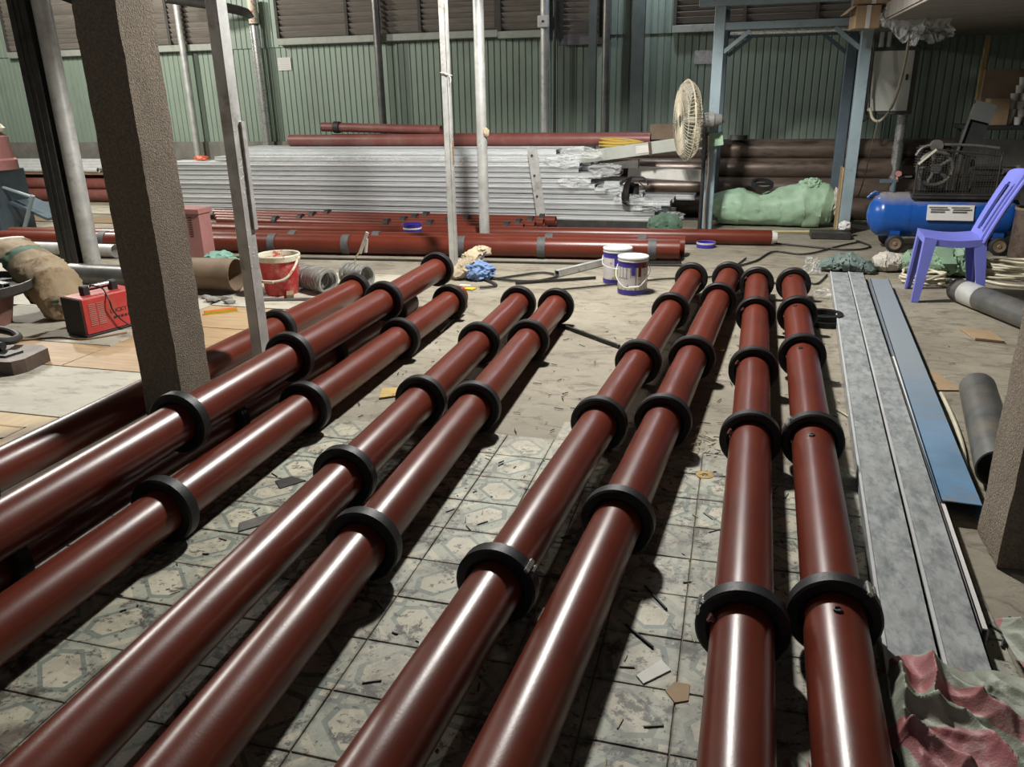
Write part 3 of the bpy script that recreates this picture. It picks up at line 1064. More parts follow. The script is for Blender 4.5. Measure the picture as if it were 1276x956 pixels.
# black welding face shield
t = empty('welding_shield', (-1.02, 8.22, .30), 'black curved welding face shield leaning on the bar ends', 'mask')
b = bmesh.new()
vs = []
for i in range(13):
    a = R(-95 + 190 * i / 12)
    row = []
    for j in range(9):
        v = j / 8
        rr = .115 - .028 * (v - .4) ** 2 * 4
        row.append(b.verts.new((rr * math.sin(a), -rr * math.cos(a), .24 * v)))
    vs.append(row)
for i in range(12):
    for j in range(8):
        b.faces.new((vs[i][j], vs[i + 1][j], vs[i + 1][j + 1], vs[i][j + 1]))
bmesh.ops.solidify(b, geom=b.faces[:], thickness=.006)
o = obj('shield_shell', b, BLK, t, (0, 0, 0), (R(6), R(-28), R(-112)))
b = bmesh.new()
wire(b, [(-.10, .02, .20), (-.02, .10, .25), (.10, .10, .24), (.16, .02, .18)], .010, 6)
wire(b, [(-.08, .03, .12), (.02, .12, .2), (.14, .06, .14)], .006, 6)
obj('headband', b, BLK2, t)

# ------------------------------------------------------------------ long red tubes on the floor before the stack
plain_tube('red_tube', (-7.0, 6.30, .088), (-.43, 6.86, .088), .085, RED, 'long thick red tube with grey bands, foremost of those before the bar stack', 'long red tubes before the stack', bands=(1.1, 2.86, 3.58, 4.66, 5.38, 6.33), seg=32)
plain_tube('red_tube', (-7.1, 6.50, .088), (-.40, 7.06, .088), .085, RED, 'long thick red tube with grey bands, second from the front before the bar stack', 'long red tubes before the stack', bands=(1.3, 3.05, 3.88, 5.5, 6.32), seg=32)
plain_tube('red_tube', (-5.6, 7.30, .070), (.34, 7.72, .070), .068, RED, 'long red tube reaching furthest right towards the blue frame', 'long red tubes before the stack', seg=32)
b = bmesh.new()
revolve(b, (.343, 7.72, .07), (1, .07, 0), [(-.05, 0), (-.05, .058), (.0, .06), (.05, .045), (.06, 0)], 14)
tag(obj('plastic_plug', b, PAPER), 'white plug of crumpled wrap in the end of the rightmost red tube', 'plug')
for k, (y, xe, st, lab) in enumerate([(7.84, -2.05, (-4.9, -3.57, -3.08, -2.25), 'red tube with small black rings, front of the four against the bar stack'),
                                     (7.965, -1.96, (-4.66, -3.43, -2.92, -2.16), 'red tube with small black rings, second of the four against the bar stack'),
                                     (8.09, -1.90, (-4.58, -3.35, -2.76, -2.06), 'red tube with small black rings, third of the four against the bar stack'),
                                     (8.215, -1.80, (-4.46, -3.27, -1.97), 'red tube with small black rings, rearmost of the four against the bar stack')]):
    plain_tube('red_tube', (-5.6 - .1 * k, y, .073 + .010 * k), (xe, y, .073 + .010 * k), .050, RED, lab, 'red tubes with small rings', bands=[s + 5.6 + .1 * k for s in st], bw=.05, bm_=BLK2, br=.0115 + .0105)
b = bmesh.new()
box(b, (-2.35, 6.45, .004), (4.2, .05, .008), .085)
tag(obj('flat_bar', b, DARKST, smooth=False), 'long flat steel bar on the floor along the foremost red tube', 'bar')

# grey and dark pipes at left
plain_tube('grey_pipe', (-7.4, 6.02, .062), (-5.47, 6.06, .062), .06, STEELP, 'pale grey pipe on the floor behind the H-column')
plain_tube('brown_tube', (-4.95, 4.98, .09), (-4.12, 5.0, .09), .088, PIPEG, 'grey-brown pipe lying behind the kraft paper sack and red welder')
plain_tube('brown_tube', (-4.0, 5.02, .13), (-3.52, 5.05, .13), .12, BROWNT, 'wide brown tube lying between the concrete pillar and the square post')
# rear left pile
plain_tube('red_tube', (-12.2, 9.72, .088), (-8.3, 9.74, .088), .085, REDD, 'faded red tube at floor level of the pile on the left', 'pipes in the far left pile')
plain_tube('red_tube', (-12.2, 9.90, .088), (-8.3, 9.92, .088), .085, REDD, 'faded red tube at the back of the pile on the left', 'pipes in the far left pile')
plain_tube('red_tube', (-12.2, 9.81, .237), (-8.2, 9.83, .237), .085, REDD, 'faded red tube in the middle of the pile on the left', 'pipes in the far left pile')
plain_tube('red_tube', (-12.2, 10.02, .30), (-8.85, 10.0, .30), .075, REDD, 'faded red tube with a dark open end in the pile on the left', 'pipes in the far left pile')
b = bmesh.new()
box(b, (-10.2, 9.95, .385), (3.9, .36, .02))
tag(obj('plank', b, WOOD, smooth=False), 'plank laid across the faded red tubes under the silver pipes', 'plank')
for k in range(4):
    plain_tube('silver_pipe', (-12.3, 9.82 + .085 * k, .435 + .035 * k), (-8.9 + .05 * k, 9.82 + .085 * k, .435 + .035 * k), .036, TIN, ['shiny silver pipe foremost on the far left pile', 'shiny silver pipe second on the far left pile', 'shiny silver pipe third on the far left pile', 'shiny silver pipe rearmost on the far left pile'][k], 'silver pipes on the far left pile', seg=14)

# ------------------------------------------------------------------ big brown pipes behind the frame
for r_, (n, zz) in enumerate(((4, .116), (3, .316), (2, .516), (1, .716))):
    for k in range(n):
        y = 9.50 + .115 * r_ + .232 * k
        front = k == 0
        lab = ['thick rusty brown pipe at floor level behind the blue frame', 'thick rusty brown pipe in the second tier behind the blue frame', 'thick rusty brown pipe in the third tier behind the blue frame', 'thick rusty brown pipe crowning the pile behind the blue frame'][r_] if front else 'thick rusty brown pipe hidden in the pile behind the blue frame'
        plain_tube('brown_pipe', (-1.55 + .15 * random.random(), y, zz), (2.3 + .2 * random.random(), y, zz), .115, BROWNP, lab, 'thick brown pipes in the pile', seg=26)
b = bmesh.new()
revolve(b, (-.02, 9.72, .832), (0, 0, 1), [(0, 0), (0, .10), (.05, .10), (.05, 0)], 20)
tag(obj('steel_disc', b, PIPEG), 'grey round steel puck on the brown pipes beside the blue post', 'disc')

# ------------------------------------------------------------------ industrial fan
t = empty('stand_fan', (-.33, 8.24, 0), 'dusty cream wire-cage fan on a black stand, facing left beside the blue post', 'fan')
b = bmesh.new()
revolve(b, (0, 0, 0), (0, 0, 1), [(0, 0), (0, .15), (.02, .15), (.04, .05), (.06, .02), (.95, .018), (.95, 0)], 20)
obj('stand', b, BLK2, t)
b = bmesh.new()
rod(b, (0, 0, .72), (0, 0, .98), .026, 12)
for zz in (.74, .79, .84, .89, .94):
    rod(b, (0, 0, zz), (0, 0, zz + .022), .034, 12)
obj('clamp_collar', b, DARKST, t)
hd = bpy.data.objects.new('fan_head', None)
FA = R(17)
ax = Vector((-math.cos(FA), -math.sin(FA), -.02)).normalized()
hub = Vector((0, 0, 1.09))
cen = hub + ax * .19
A_, u_, v_ = frame_of(ax)
b = bmesh.new()
rad = .37
for f_, dep in ((1, .07), (-1, .085)):
    for k in range(64):
        a = 2 * PI * k / 64
        dirv = u_ * math.cos(a) + v_ * math.sin(a)
        pts = [cen + ax * f_ * dep * .9 + dirv * .06, cen + ax * f_ * dep + dirv * rad * .5, cen + ax * f_ * dep * .8 + dirv * rad * .86, cen + dirv * rad]
        wire(b, pts, .0032, 4, False, 3)
    for rr, dd in ((.06, .9), (rad * .5, 1.0), (rad * .86, .8)):
        wire(b, [cen + ax * f_ * dep * dd + (u_ * math.cos(q) + v_ * math.sin(q)) * rr for q in [2 * PI * i / 16 for i in range(16)]], .0035, 5, True, 2)
wire(b, [cen + (u_ * math.cos(q) + v_ * math.sin(q)) * rad for q in [2 * PI * i / 24 for i in range(24)]], .008, 6, True, 2)
obj('cage', b, FANC, t)
b = bmesh.new()
rod(b, cen + ax * .03, hub + ax * .02, .04, 16)
for k in range(3):
    a = 2 * PI * k / 3 + .4
    d0 = u_ * math.cos(a) + v_ * math.sin(a)
    s0 = ax.cross(d0)
    q = [cen + d0 * .05 - s0 * .03 - ax * .015, cen + d0 * .05 + s0 * .03 + ax * .015, cen + d0 * .33 + s0 * .13 + ax * .035, cen + d0 * .34 - s0 * .06 - ax * .035]
    f = b.faces.new([b.verts.new(p) for p in q])
obj('blade', b, M('dusty_blade', (.42, .40, .34), .6), t, smooth=False)
b = bmesh.new()
revolve(b, hub + ax * .03, -ax, [(0, 0), (0, .065), (.09, .075), (.10, .06), (.17, .05), (.18, 0)], 18)
obj('motor', b, COILG, t)
b = bmesh.new()
box(b, hub - Vector((0, 0, .07)), (.07, .06, .09))
box(b, hub - ax * .13 + Vector((0, 0, -.02)), (.10, .03, .025))
rod(b, hub - Vector((0, 0, .14)), hub - Vector((0, 0, .02)), .03, 10)
obj('tilt_bracket', b, DARKST, t, smooth=False)
b = bmesh.new()
wire(b, [(.03, -.04, .95), (.05, -.06, .6), (.04, -.05, .3), (.06, -.08, .01)], .006, 6)
obj('cord', b, BROWNT, t)

# ------------------------------------------------------------------ green sack and neighbours


def sweep_sack(pts, rads, seed, amp=.05, seg=40, ridg=.05, flat=True, only=None, skip=()):
    """sack lofted along points with elliptical sections (ry, rz), flattened on the ground"""
    bm = bmesh.new()
    n = 56
    rows = []
    m_ = len(pts)
    for i in range(n):
        t = i / (n - 1) * (m_ - 1)
        k = min(int(t), m_ - 2)
        f = t - k
        f = f * f * (3 - 2 * f)
        c = Vector(pts[k]).lerp(Vector(pts[k + 1]), f)
        ra = [rads[k][q] * (1 - f) + rads[k + 1][q] * f for q in (0, 1)]
        d = (Vector(pts[k + 1]) - Vector(pts[k])).normalized()
        side = Vector((-d.y, d.x, 0)).normalized() if abs(d.z) < .95 else Vector((0, 1, 0))
        up = d.cross(side)
        if up.z < 0:
            up = -up
        row = []
        for j in range(seg):
            a = 2 * PI * j / seg
            q = Vector((i * .22 + seed * 9, math.cos(a) * 2, math.sin(a) * 2))
            w_ = 1 + amp * 2 * noise.noise(q * .8) + ridg * (abs(noise.noise(q * 2.1)) - .25) * 2 + ridg * .7 * noise.noise(q * 4)
            p = c + side * math.cos(a) * ra[0] * w_ + up * math.sin(a) * ra[1] * w_
            if flat and p.z < .004:
                p.z = .004 + .004 * (noise.noise(q) + 1) * .2
            row.append(bm.verts.new(p))
        rows.append(row)
    for i in range(n - 1):
        if (only and not only[0] <= i < only[1]) or any(a <= i < c for a, c in skip):
            continue
        for j in range(seg):
            k = (j + 1) % seg
            bm.faces.new((rows[i][j], rows[i + 1][j], rows[i + 1][k], rows[i][k]))
    if not only or only[0] == 0:
        bm.faces.new(rows[0][::-1])
    if not only or only[1] >= n - 1:
        if not any(c >= n - 1 for a, c in skip):
            bm.faces.new(rows[-1])
    bmesh.ops.delete(bm, geom=[v for v in bm.verts if not v.link_faces], context='VERTS')
    return bm


t = empty('woven_sack', (.4, 8.92, 0), 'bulging light green woven sack lying between the blue frame posts', 'sack')
bm = sweep_sack([(-.64, 0, .14), (-.58, 0, .17), (-.36, 0, .19), (-.16, 0, .16), (.05, 0, .19), (.28, 0, .225), (.45, 0, .22), (.55, 0, .2), (.60, 0, .2)],
                [(.05, .05), (.17, .16), (.19, .195), (.17, .16), (.19, .195), (.22, .235), (.2, .225), (.14, .16), (.06, .07)], 3, .06, 48, .06)
obj('sack_body', bm, GRNS, t)
bm = lump((.10, .10, .06), 9, .3, 3, .3, 4, False)
obj('sack_mouth', bm, GRNS, t, (.33, -.03, .43))
obj('stuffing', lump((.05, .08, .13), 4, .35, 3, .3, 4, False), WHTS, t, (.60, -.07, .27))
b = bmesh.new()
revolve(b, (0, 0, 0), (0, 0, 1), [(0, .085), (.03, .085), (.03, .112), (0, .112)], 28, True)
b2 = bx((0, 0, .015), (.17, .02, .02))
t2 = empty('black_hoop', (.255, 8.90, .42), 'black plastic hoop propped on top of the green sack', 'ring')
obj('hoop', b, BLK2, t2, (0, 0, -.005), (R(22), 0, R(15)))
obj('hub_bar', b2, BLK2, t2, (0, 0, -.005), (R(22), 0, R(15)), smooth=False)
tag(obj('plywood_board', bx((.985, 8.62, .32), (.012, .22, .62), 0, .001), PLYB, smooth=False), 'tan plywood board standing beside the right blue post', 'board')
tag(obj('steel_plinth', bx((.90, 8.24, .03), (.36, .22, .06), 0, .004), DARKST, smooth=False), 'low dark steel plinth on the floor before the right blue post', 'block')
b = bmesh.new()
rod(b, (-.10, 8.38, .012), (.98, 8.42, .03), .009, 8)
tag(obj('bamboo_stick', b, M('pale_yellow_stick', (.55, .45, .22), .6)), 'thin pale yellow stick on the floor in front of the green sack', 'stick')
tag(obj('white_cloth_scrap', lump((.05, .04, .05), 12, .4, 2.5, .4, 3), PAPER, None, (1.03, 8.28, .07)), 'white rag scrap on the plinth at the right blue post', 'cloth')
tag(obj('green_sack', lump((.15, .09, .13), 21, .3, 2.5, .3, 4), GRND, None, (-.66, 8.02, 0)), 'crumpled dark green sack at the right foot of the bar stack', 'sack')

# ------------------------------------------------------------------ electrical cabinet, poles, cables
t = empty('electrical_cabinet', (1.44, 9.38, 1.10), 'grey-white electrical cabinet with dark frame, hung right of the blue frame', 'cabinet')
obj('cabinet_case', bx((0, .08, .315), (.46, .16, .65), 0, .006), GASK, t, smooth=False)
obj('door', bx((-.012, -.008, .315), (.385, .02, .575), 0, .004), CABIN, t, smooth=False)
obj('lock', bx((.135, -.024, .35), (.02, .016, .055), 0, .003), BLK2, t, smooth=False)
b = bmesh.new()
rod(b, (-.21, -.02, .05), (-.21, -.02, .58), .012, 8)
obj('hinge', b, GASK, t)
b = bmesh.new()
box(b, (0, .20, .5), (.5, .08, .03))
box(b, (0, .20, .15), (.5, .08, .03))
obj('mounting_rail', b, DARKST, t, smooth=False)
b = bmesh.new()
rod(b, (1.64, 9.66, 0), (1.64, 9.66, 1.88), .055, 18)
tag(obj('steel_pole', b, CHROME), 'shiny steel pole under the loft behind the electrical cabinet', 'post')
b = bmesh.new()
rod(b, (1.13, 9.40, 1.2), (1.13, 9.40, 1.88), .02, 10)
rod(b, (1.30, 9.40, 1.74), (1.30, 9.40, 1.88), .022, 10)
rod(b, (1.37, 9.40, 1.74), (1.37, 9.40, 1.88), .022, 10)
tag(obj('conduit_pipes', b, CABIN), 'short grey conduits entering the top of the electrical cabinet', 'conduit')
b = bmesh.new()
wire(b, [(1.52, 9.2, 1.84), (1.51, 9.18, 1.6), (1.48, 9.16, 1.35), (1.43, 9.15, 1.15), (1.35, 9.15, 1.04), (1.28, 9.17, 1.06), (1.25, 9.22, 1.16)], .014, 8)
tag(obj('white_cable', b, CABW), 'white cable hanging in a loop before the electrical cabinet', 'cable')
b = bmesh.new()
wire(b, [(1.24, 9.22, 1.16), (1.23, 9.25, 1.3), (1.22, 9.25, 1.5), (1.22, 9.28, 1.84)], .009, 6)
for k in range(14):
    rod(b, (1.22, 9.25, 1.30 + k * .018), (1.22, 9.25, 1.308 + k * .018), .015, 8)
tag(obj('spiral_cord', b, CABK), 'black spiral cord hanging over the cabinet door', 'cable')
b = bmesh.new()
wire(b, [(1.16, 9.3, 1.5), (1.15, 9.22, 1.2), (1.16, 9.2, 1.07), (1.20, 9.2, 1.04), (1.25, 9.22, 1.10)], .012, 7)
tag(obj('black_cable', b, CABK), 'black cable looping below the left edge of the cabinet', 'cable')
b = bmesh.new()
wire(b, [(1.32, 9.1, 1.04), (1.28, 9.0, .8), (1.22, 8.8, .5), (1.16, 8.6, .35)], .005, 6)
tag(obj('yellow_rope', b, BROWNT), 'thin brown cord slanting down left of the compressor', 'rope')

# ------------------------------------------------------------------ air compressor
t = empty('air_compressor', (1.74, 7.75, 0), 'blue air compressor with horizontal tank, black pump and wheels behind the chair', 'compressor')
b = bmesh.new()
prof = [(0, 0), (.012, .06), (.03, .11), (.06, .155), (.10, .185), (.13, .192), (1.09, .192), (1.12, .185), (1.16, .155), (1.19, .11), (1.208, .06), (1.22, 0)]
revolve(b, (-.61, 0, .30), (1, 0, 0), prof, 36)
obj('tank', b, BLUET, t)
obj('dust_layer', (lambda bb: bb)(revolve(bmesh.new(), (-.30, 0, .30), (1, 0, 0), [(0, .1921), (0, .1935), (.02, .1935), (.02, .1921)], 36, True)), BLUET, t)
lb = empty  # keep name short below
b = bx((.02, -.193, .345), (.36, .008, .13), rot=Matrix.Rotation(R(-14), 4, 'X'))
lab_o = obj('label_plate', b, PAPER, t, smooth=False)
b = bmesh.new()
for k in range(3):
    for j in range(2):
        box(b, (-.08 + j * .17, -.199 - .0105 * (1 - k), .388 - .037 * k), (.14 - .03 * (k == 1), .004, .012), rot=Matrix.Rotation(R(-14), 4, 'X'))
obj('print_lines', b, INK, t, smooth=False)
wm = None
for x, y in ((-.38, -.2), (.43, -.2), (-.38, .2), (.43, .2)):
    b = bmesh.new()
    s = 1 if y > 0 else -1
    revolve(b, (x, y, .075), (0, s, 0), [(-.03, 0), (-.03, .06), (-.02, .075), (.02, .075), (.03, .06), (.03, .045), (.022, .04), (.024, 0)], 24)
    w_o = obj('wheel', b, [BLK2], t)
    b = bmesh.new()
    revolve(b, (x, y, .075), (0, s, 0), [(.024, .052), (.032, .048), (.026, .02), (.034, .012), (.034, 0)], 20)
    obj('wheel_hub', b, BROWNT, w_o)
b = bmesh.new()
for x in (-.38, .43):
    box(b, (x, 0, .12), (.08, .34, .012))
    box(b, (x, -.14, .14), (.08, .012, .12))
    box(b, (x, .14, .14), (.08, .012, .12))
obj('foot', b, BLUET, t, smooth=False)
b = bmesh.new()
box(b, (.12, 0, .475), (.82, .34, .035))
box(b, (-.12, 0, .45), (.06, .25, .06))
box(b, (.38, 0, .45), (.06, .25, .06))
obj('deck', b, DARKST, t, smooth=False)
# belt guard: dark frame and mesh
b = bmesh.new()
gx0, gx1, gz0, gz1, gy = -.28, .34, .49, .86, -.17
for (p, q) in (((gx0, gz0), (gx1, gz0)), ((gx1, gz0), (gx1, gz1 - .05)), ((gx1, gz1 - .05), (gx0 + .12, gz1)), ((gx0 + .12, gz1), (gx0, gz1 - .12)), ((gx0, gz1 - .12), (gx0, gz0))):
    rod(b, (p[0], gy, p[1]), (q[0], gy, q[1]), .008, 8)
for k in range(31):
    x = gx0 + (gx1 - gx0) * k / 30
    top = min(gz1, gz1 - .12 + (x - gx0))
    rod(b, (x, gy, gz0), (x, gy, top - .01), .0016, 4)
for k in range(17):
    zz = gz0 + (gz1 - .06 - gz0) * k / 16
    rod(b, (gx0 + max(0, zz - gz1 + .12), gy, zz), (gx1, gy, zz), .0016, 4)
obj('belt_guard', b, DARKST, t)
obj('guard_edge', bx((gx0 + .06, gy - .004, gz1 - .06), (.17, .02, .014), rot=Matrix.Rotation(R(-45), 4, 'Y')), CREAMP, t, smooth=False)
b = bmesh.new()
cw = Vector((-.13, -.10, .70))
wire(b, [cw + Vector((math.cos(q) * .135, 0, math.sin(q) * .135)) for q in [2 * PI * i / 24 for i in range(24)]], .017, 8, True, 2)
rod(b, cw - Vector((0, .03, 0)), cw + Vector((0, .05, 0)), .04, 14)
for k in range(5):
    a = 2 * PI * k / 5 + .6
    rod(b, cw, cw + Vector((math.cos(a) * .135, 0, math.sin(a) * .135)), .016, 8)
obj('flywheel', b, PIPEG, t)
b = bmesh.new()
box(b, (-.12, .06, .60), (.22, .2, .22), 0, .02)
for k, x in enumerate((-.2, -.05)):
    for j in range(8):
        rod(b, (x, .06, .70 + j * .022), (x, .06, .708 + j * .022), .068, 14)
    rod(b, (x, .06, .66), (x, .06, .88), .05, 14)
obj('pump', b, DARKST, t)
b = bmesh.new()
rod(b, (.18, .06, .60), (.46, .06, .60), .10, 20)
box(b, (.30, .06, .52), (.2, .18, .06))
for k in range(12):
    a = 2 * PI * k / 12
    box(b, (.32, .06 + math.cos(a) * .105, .60 + math.sin(a) * .105), (.24, .008, .02), rot=Matrix.Rotation(a, 4, 'X'))
obj('motor', b, DARKST, t)
b = bmesh.new()
revolve(b, (-.13, .02, .88), (0, -1, 0), [(0, 0), (0, .05), (.06, .05), (.06, 0)], 16)
obj('air_filter', b, PIPEG, t)
obj('oil_cup', rod(bmesh.new(), (.40, -.04, .68), (.52, -.04, .70), .03, 12), PIPEG, t)
b = bmesh.new()
wire(b, [(-.28, -.02, .80), (-.2, -.02, .88), (.1, -.02, .885), (.35, -.02, .86)], .012, 8)
wire(b, [(-.28, .02, .62), (-.42, .0, .60), (-.44, 0, .50)], .009, 8)
obj('air_pipe', b, PIPEG, t)
b = bmesh.new()
rod(b, (-.42, -.02, .48), (-.42, -.02, .57), .022, 12)
box(b, (-.47, -.02, .585), (.13, .03, .03))
obj('valve', b, BLUED, t, smooth=False)
b = bmesh.new()
revolve(b, (-.40, -.03, .65), (0, -1, 0), [(0, 0), (0, .024), (.025, .024), (.025, 0)], 16)
rod(b, (-.40, -.02, .58), (-.40, -.02, .65), .01, 8)
obj('gauge', b, PINK, t)
b = bmesh.new()
wire(b, [(-.62, -.02, .44), (-.56, -.02, .49), (-.53, -.02, .46)], .012, 8)
obj('tow_handle', b, BLUET, t)

# ------------------------------------------------------------------ plastic chair
t = empty('plastic_chair', (1.43, 5.90, 0), 'violet-blue plastic chair facing left at the right of the hall', 'chair', rz=R(-4))
b = bmesh.new()
# seat: curved slab with apron; front is -x
n = 12
top, bot = [], []
for i in range(n + 1):
    x = -.21 + .365 * i / n
    zc = .435 - .018 * math.sin(PI * i / n) - .03 * (max(0, i - 9) / 3) ** 2 * 0
    rt_, rb_ = [], []
    for j in range(9):
        y = (-.5 + j / 8) * (.40 - .04 * i / n)
        e = (abs(j - 4) / 4) ** 4 * .008
        rt_.append(b.verts.new((x, y, zc - .008 * (1 - (abs(j - 4) / 4) ** 2) - e)))
        rb_.append(b.verts.new((x, y, zc - .018 - (.035 if j in (0, 8) or i in (0, n) else 0))))
    top.append(rt_)
    bot.append(rb_)
for i in range(n):
    for j in range(8):
        b.faces.new((top[i][j], top[i + 1][j], top[i + 1][j + 1], top[i][j + 1]))
        b.faces.new((bot[i][j], bot[i][j + 1], bot[i + 1][j + 1], bot[i + 1][j]))
for i in range(n):
    b.faces.new((top[i][0], bot[i][0], bot[i + 1][0], top[i + 1][0]))
    b.faces.new((top[i][8], top[i + 1][8], bot[i + 1][8], bot[i][8]))
for j in range(8):
    b.faces.new((top[0][j], top[0][j + 1], bot[0][j + 1], bot[0][j]))
    b.faces.new((top[n][j], bot[n][j], bot[n][j + 1], top[n][j + 1]))
obj('seat', b, CHAIR, t)


def chair_leg(x0, y0, x1, y1):
    """tapered angle-section leg from seat corner to floor"""
    b = bmesh.new()
    sx, sy = (1 if x0 < 0 else -1), (1 if y0 < 0 else -1)
    rows = []
    for k in range(5):
        f = k / 4
        x, y, zz = x0 + (x1 - x0) * f, y0 + (y1 - y0) * f, .415 * (1 - f)
        wv = .075 - .032 * f
        th = .016
        pr = [(0, 0), (wv, 0), (wv, th), (th, th), (th, wv), (0, wv)]
        rows.append([b.verts.new((x + sx * a, y + sy * c, zz)) for a, c in pr])
    for k in range(4):
        for i in range(6):
            j = (i + 1) % 6
            b.faces.new((rows[k][i], rows[k + 1][i], rows[k + 1][j], rows[k][j]))
    b.faces.new(rows[0])
    b.faces.new(rows[-1][::-1])
    obj('leg', b, CHAIR, t, smooth=False)


chair_leg(-.21, -.20, -.235, -.225)
chair_leg(-.21, .20, -.235, .225)
chair_leg(.155, -.18, .20, -.20)
chair_leg(.155, .18, .20, .20)
b = bmesh.new()
# backrest: curved panel pierced by two tall slots
NX, NZ = 24, 26
grid = {}


def bp(u, v):   # u -1..1 across, v 0..1 up
    y = u * (.175 + .02 * v)
    z_ = .40 + .44 * v - .02 * v * (abs(u) ** 3) * 1.2
    x = .125 + .14 * v + .03 * v * v + .035 * (1 - u * u) * (.35 + .65 * v)
    return Vector((x, y, z_))


def solid(u, v):
    a = abs(u)
    if v > .80 or v < .10:
        return True
    lo, hi = .16, .62
    m_ = (lo + hi) / 2
    hw = (hi - lo) / 2
    dv = 0
    if v > .70:
        dv = (v - .70) / .10
    if v < .2:
        dv = (.2 - v) / .10
    return not (abs(a - m_) < hw * math.sqrt(max(0, 1 - dv * dv)))


for i in range(NX + 1):
    for j in range(NZ + 1):
        grid[i, j] = b.verts.new(bp(-1 + 2 * i / NX, j / NZ))
for i in range(NX):
    for j in range(NZ):
        if solid(-1 + 2 * (i + .5) / NX, (j + .5) / NZ):
            b.faces.new((grid[i, j], grid[i + 1, j], grid[i + 1, j + 1], grid[i, j + 1]))
bmesh.ops.delete(b, geom=[v for v in b.verts if not v.link_faces], context='VERTS')
bmesh.ops.solidify(b, geom=b.faces[:], thickness=.016)
obj('backrest', b, CHAIR, t, ang=45)
b = bmesh.new()
for s in (-1, 1):
    pts = [bp(s, v) + Vector((.012, 0, 0)) for v in (0, .25, .5, .75, .97)]
    wire(b, pts, .014, 8)
pts = [bp(u, .98) + Vector((.012, 0, 0)) for u in (-1, -.5, 0, .5, 1)]
wire(b, pts, .016, 8)
obj('back_rim', b, CHAIR, t)

# ------------------------------------------------------------------ clutter behind the chair
t = empty('brown_drum', (2.36, 7.38, 0), 'rusty brown open cylinder standing at the right end of the compressor', 'drum')
b = bmesh.new()
revolve(b, (0, 0, 0), (0, 0, 1), [(0, 0), (0, .16), (.42, .16), (.42, .145), (.05, .145), (.05, 0)], 30)
obj('drum_wall', b, BROWNP, t)
b = bmesh.new()
revolve(b, (0, 0, 0), (0, 0, 1), [(.405, .1605), (.405, .167), (.425, .167), (.425, .1605)], 30, True)
obj('rim', b, BROWNT, t)
t = empty('woven_sack', (1.25, 6.72, 0), 'white sack with green bottom slumped beyond the grey channels', 'sack')
obj('sack_body', sweep_sack([(-.17, 0, .05), (-.10, 0, .07), (.0, 0, .065), (.06, 0, .04)], [(.06, .05), (.10, .075), (.085, .065), (.03, .03)], 8, .08, 40, .08), WHTS, t)
obj('sack_tail', sweep_sack([(.0, -.02, .05), (.09, -.02, .075), (.2, 0, .06), (.30, .02, .03)], [(.04, .04), (.10, .09), (.12, .06), (.05, .03)], 14, .1, 40, .1), GRND2, t)
tag(obj('green_cloth', sweep_sack([(1.47, 6.64, .05), (1.55, 6.62, .12), (1.66, 6.66, .13), (1.78, 6.66, .09), (1.86, 6.66, .04)], [(.05, .05), (.15, .12), (.18, .15), (.15, .09), (.04, .03)], 17, .14, 44, .14), GRND2), 'heap of green woven cloth under the violet chair', 'cloth')
b = bmesh.new()
rn = random.Random(5)
for k in range(6):
    a0 = rn.uniform(0, 6)
    wire(b, [(2.03 + (.30 + rn.uniform(-.05, .05)) * math.cos(a0 + q) * (1 if k < 4 else .6), 6.68 + (.16 + rn.uniform(-.03, .03)) * math.sin(a0 + q), .015 + .016 * k + .012 * rn.random()) for q in [2 * PI * i / 14 for i in range(14)]], .010, 6, True, 3)
wire(b, [(1.75, 6.5, .012), (1.9, 6.30, .012), (2.2, 6.28, .012), (2.5, 6.45, .012)], .010, 6)
tag(obj('hose_coil', b, CABW), 'coiled cream air hose on the floor right of the chair', 'hose')
b = bmesh.new()
for k in range(4):
    a0 = rn.uniform(0, 6)
    wire(b, [(1.36 + (.14 + rn.uniform(-.02, .02)) * math.cos(a0 + q), 6.32 + (.09 + rn.uniform(-.02, .02)) * math.sin(a0 + q), .013 + .016 * k + .03 * max(0, math.cos(q)) * (k > 1)) for q in [2 * PI * i / 12 for i in range(12)]], .010, 6, True, 3)
wire(b, [(1.45, 6.25, .012), (1.6, 6.12, .012), (1.72, 6.2, .012), (1.66, 6.32, .03), (1.5, 6.35, .012)], .010, 6)
tag(obj('hose_coil', b, CABW), 'loose loops of cream air hose behind the front chair legs', 'hose')
tag(obj('teal_cloth', sweep_sack([(.66, 6.62, .03), (.76, 6.64, .06), (.88, 6.64, .075), (1.0, 6.60, .05), (1.06, 6.55, .02)], [(.03, .025), (.10, .05), (.13, .07), (.09, .05), (.03, .02)], 23, .14, 44, .16), TEAL), 'crumpled grey-teal cloth at the far end of the grey channels', 'cloth')
film('plastic_bag', (.60, 6.45, .07), (.14, .07, .14), 33, 'scrap of clear plastic on the floor left of the teal cloth', 'plastic scraps on the floor')
film('plastic_bag', (.62, 5.7, .03), (.12, .05, .07), 37, 'small clear plastic scrap lying near the rightmost tube end', 'plastic scraps on the floor')
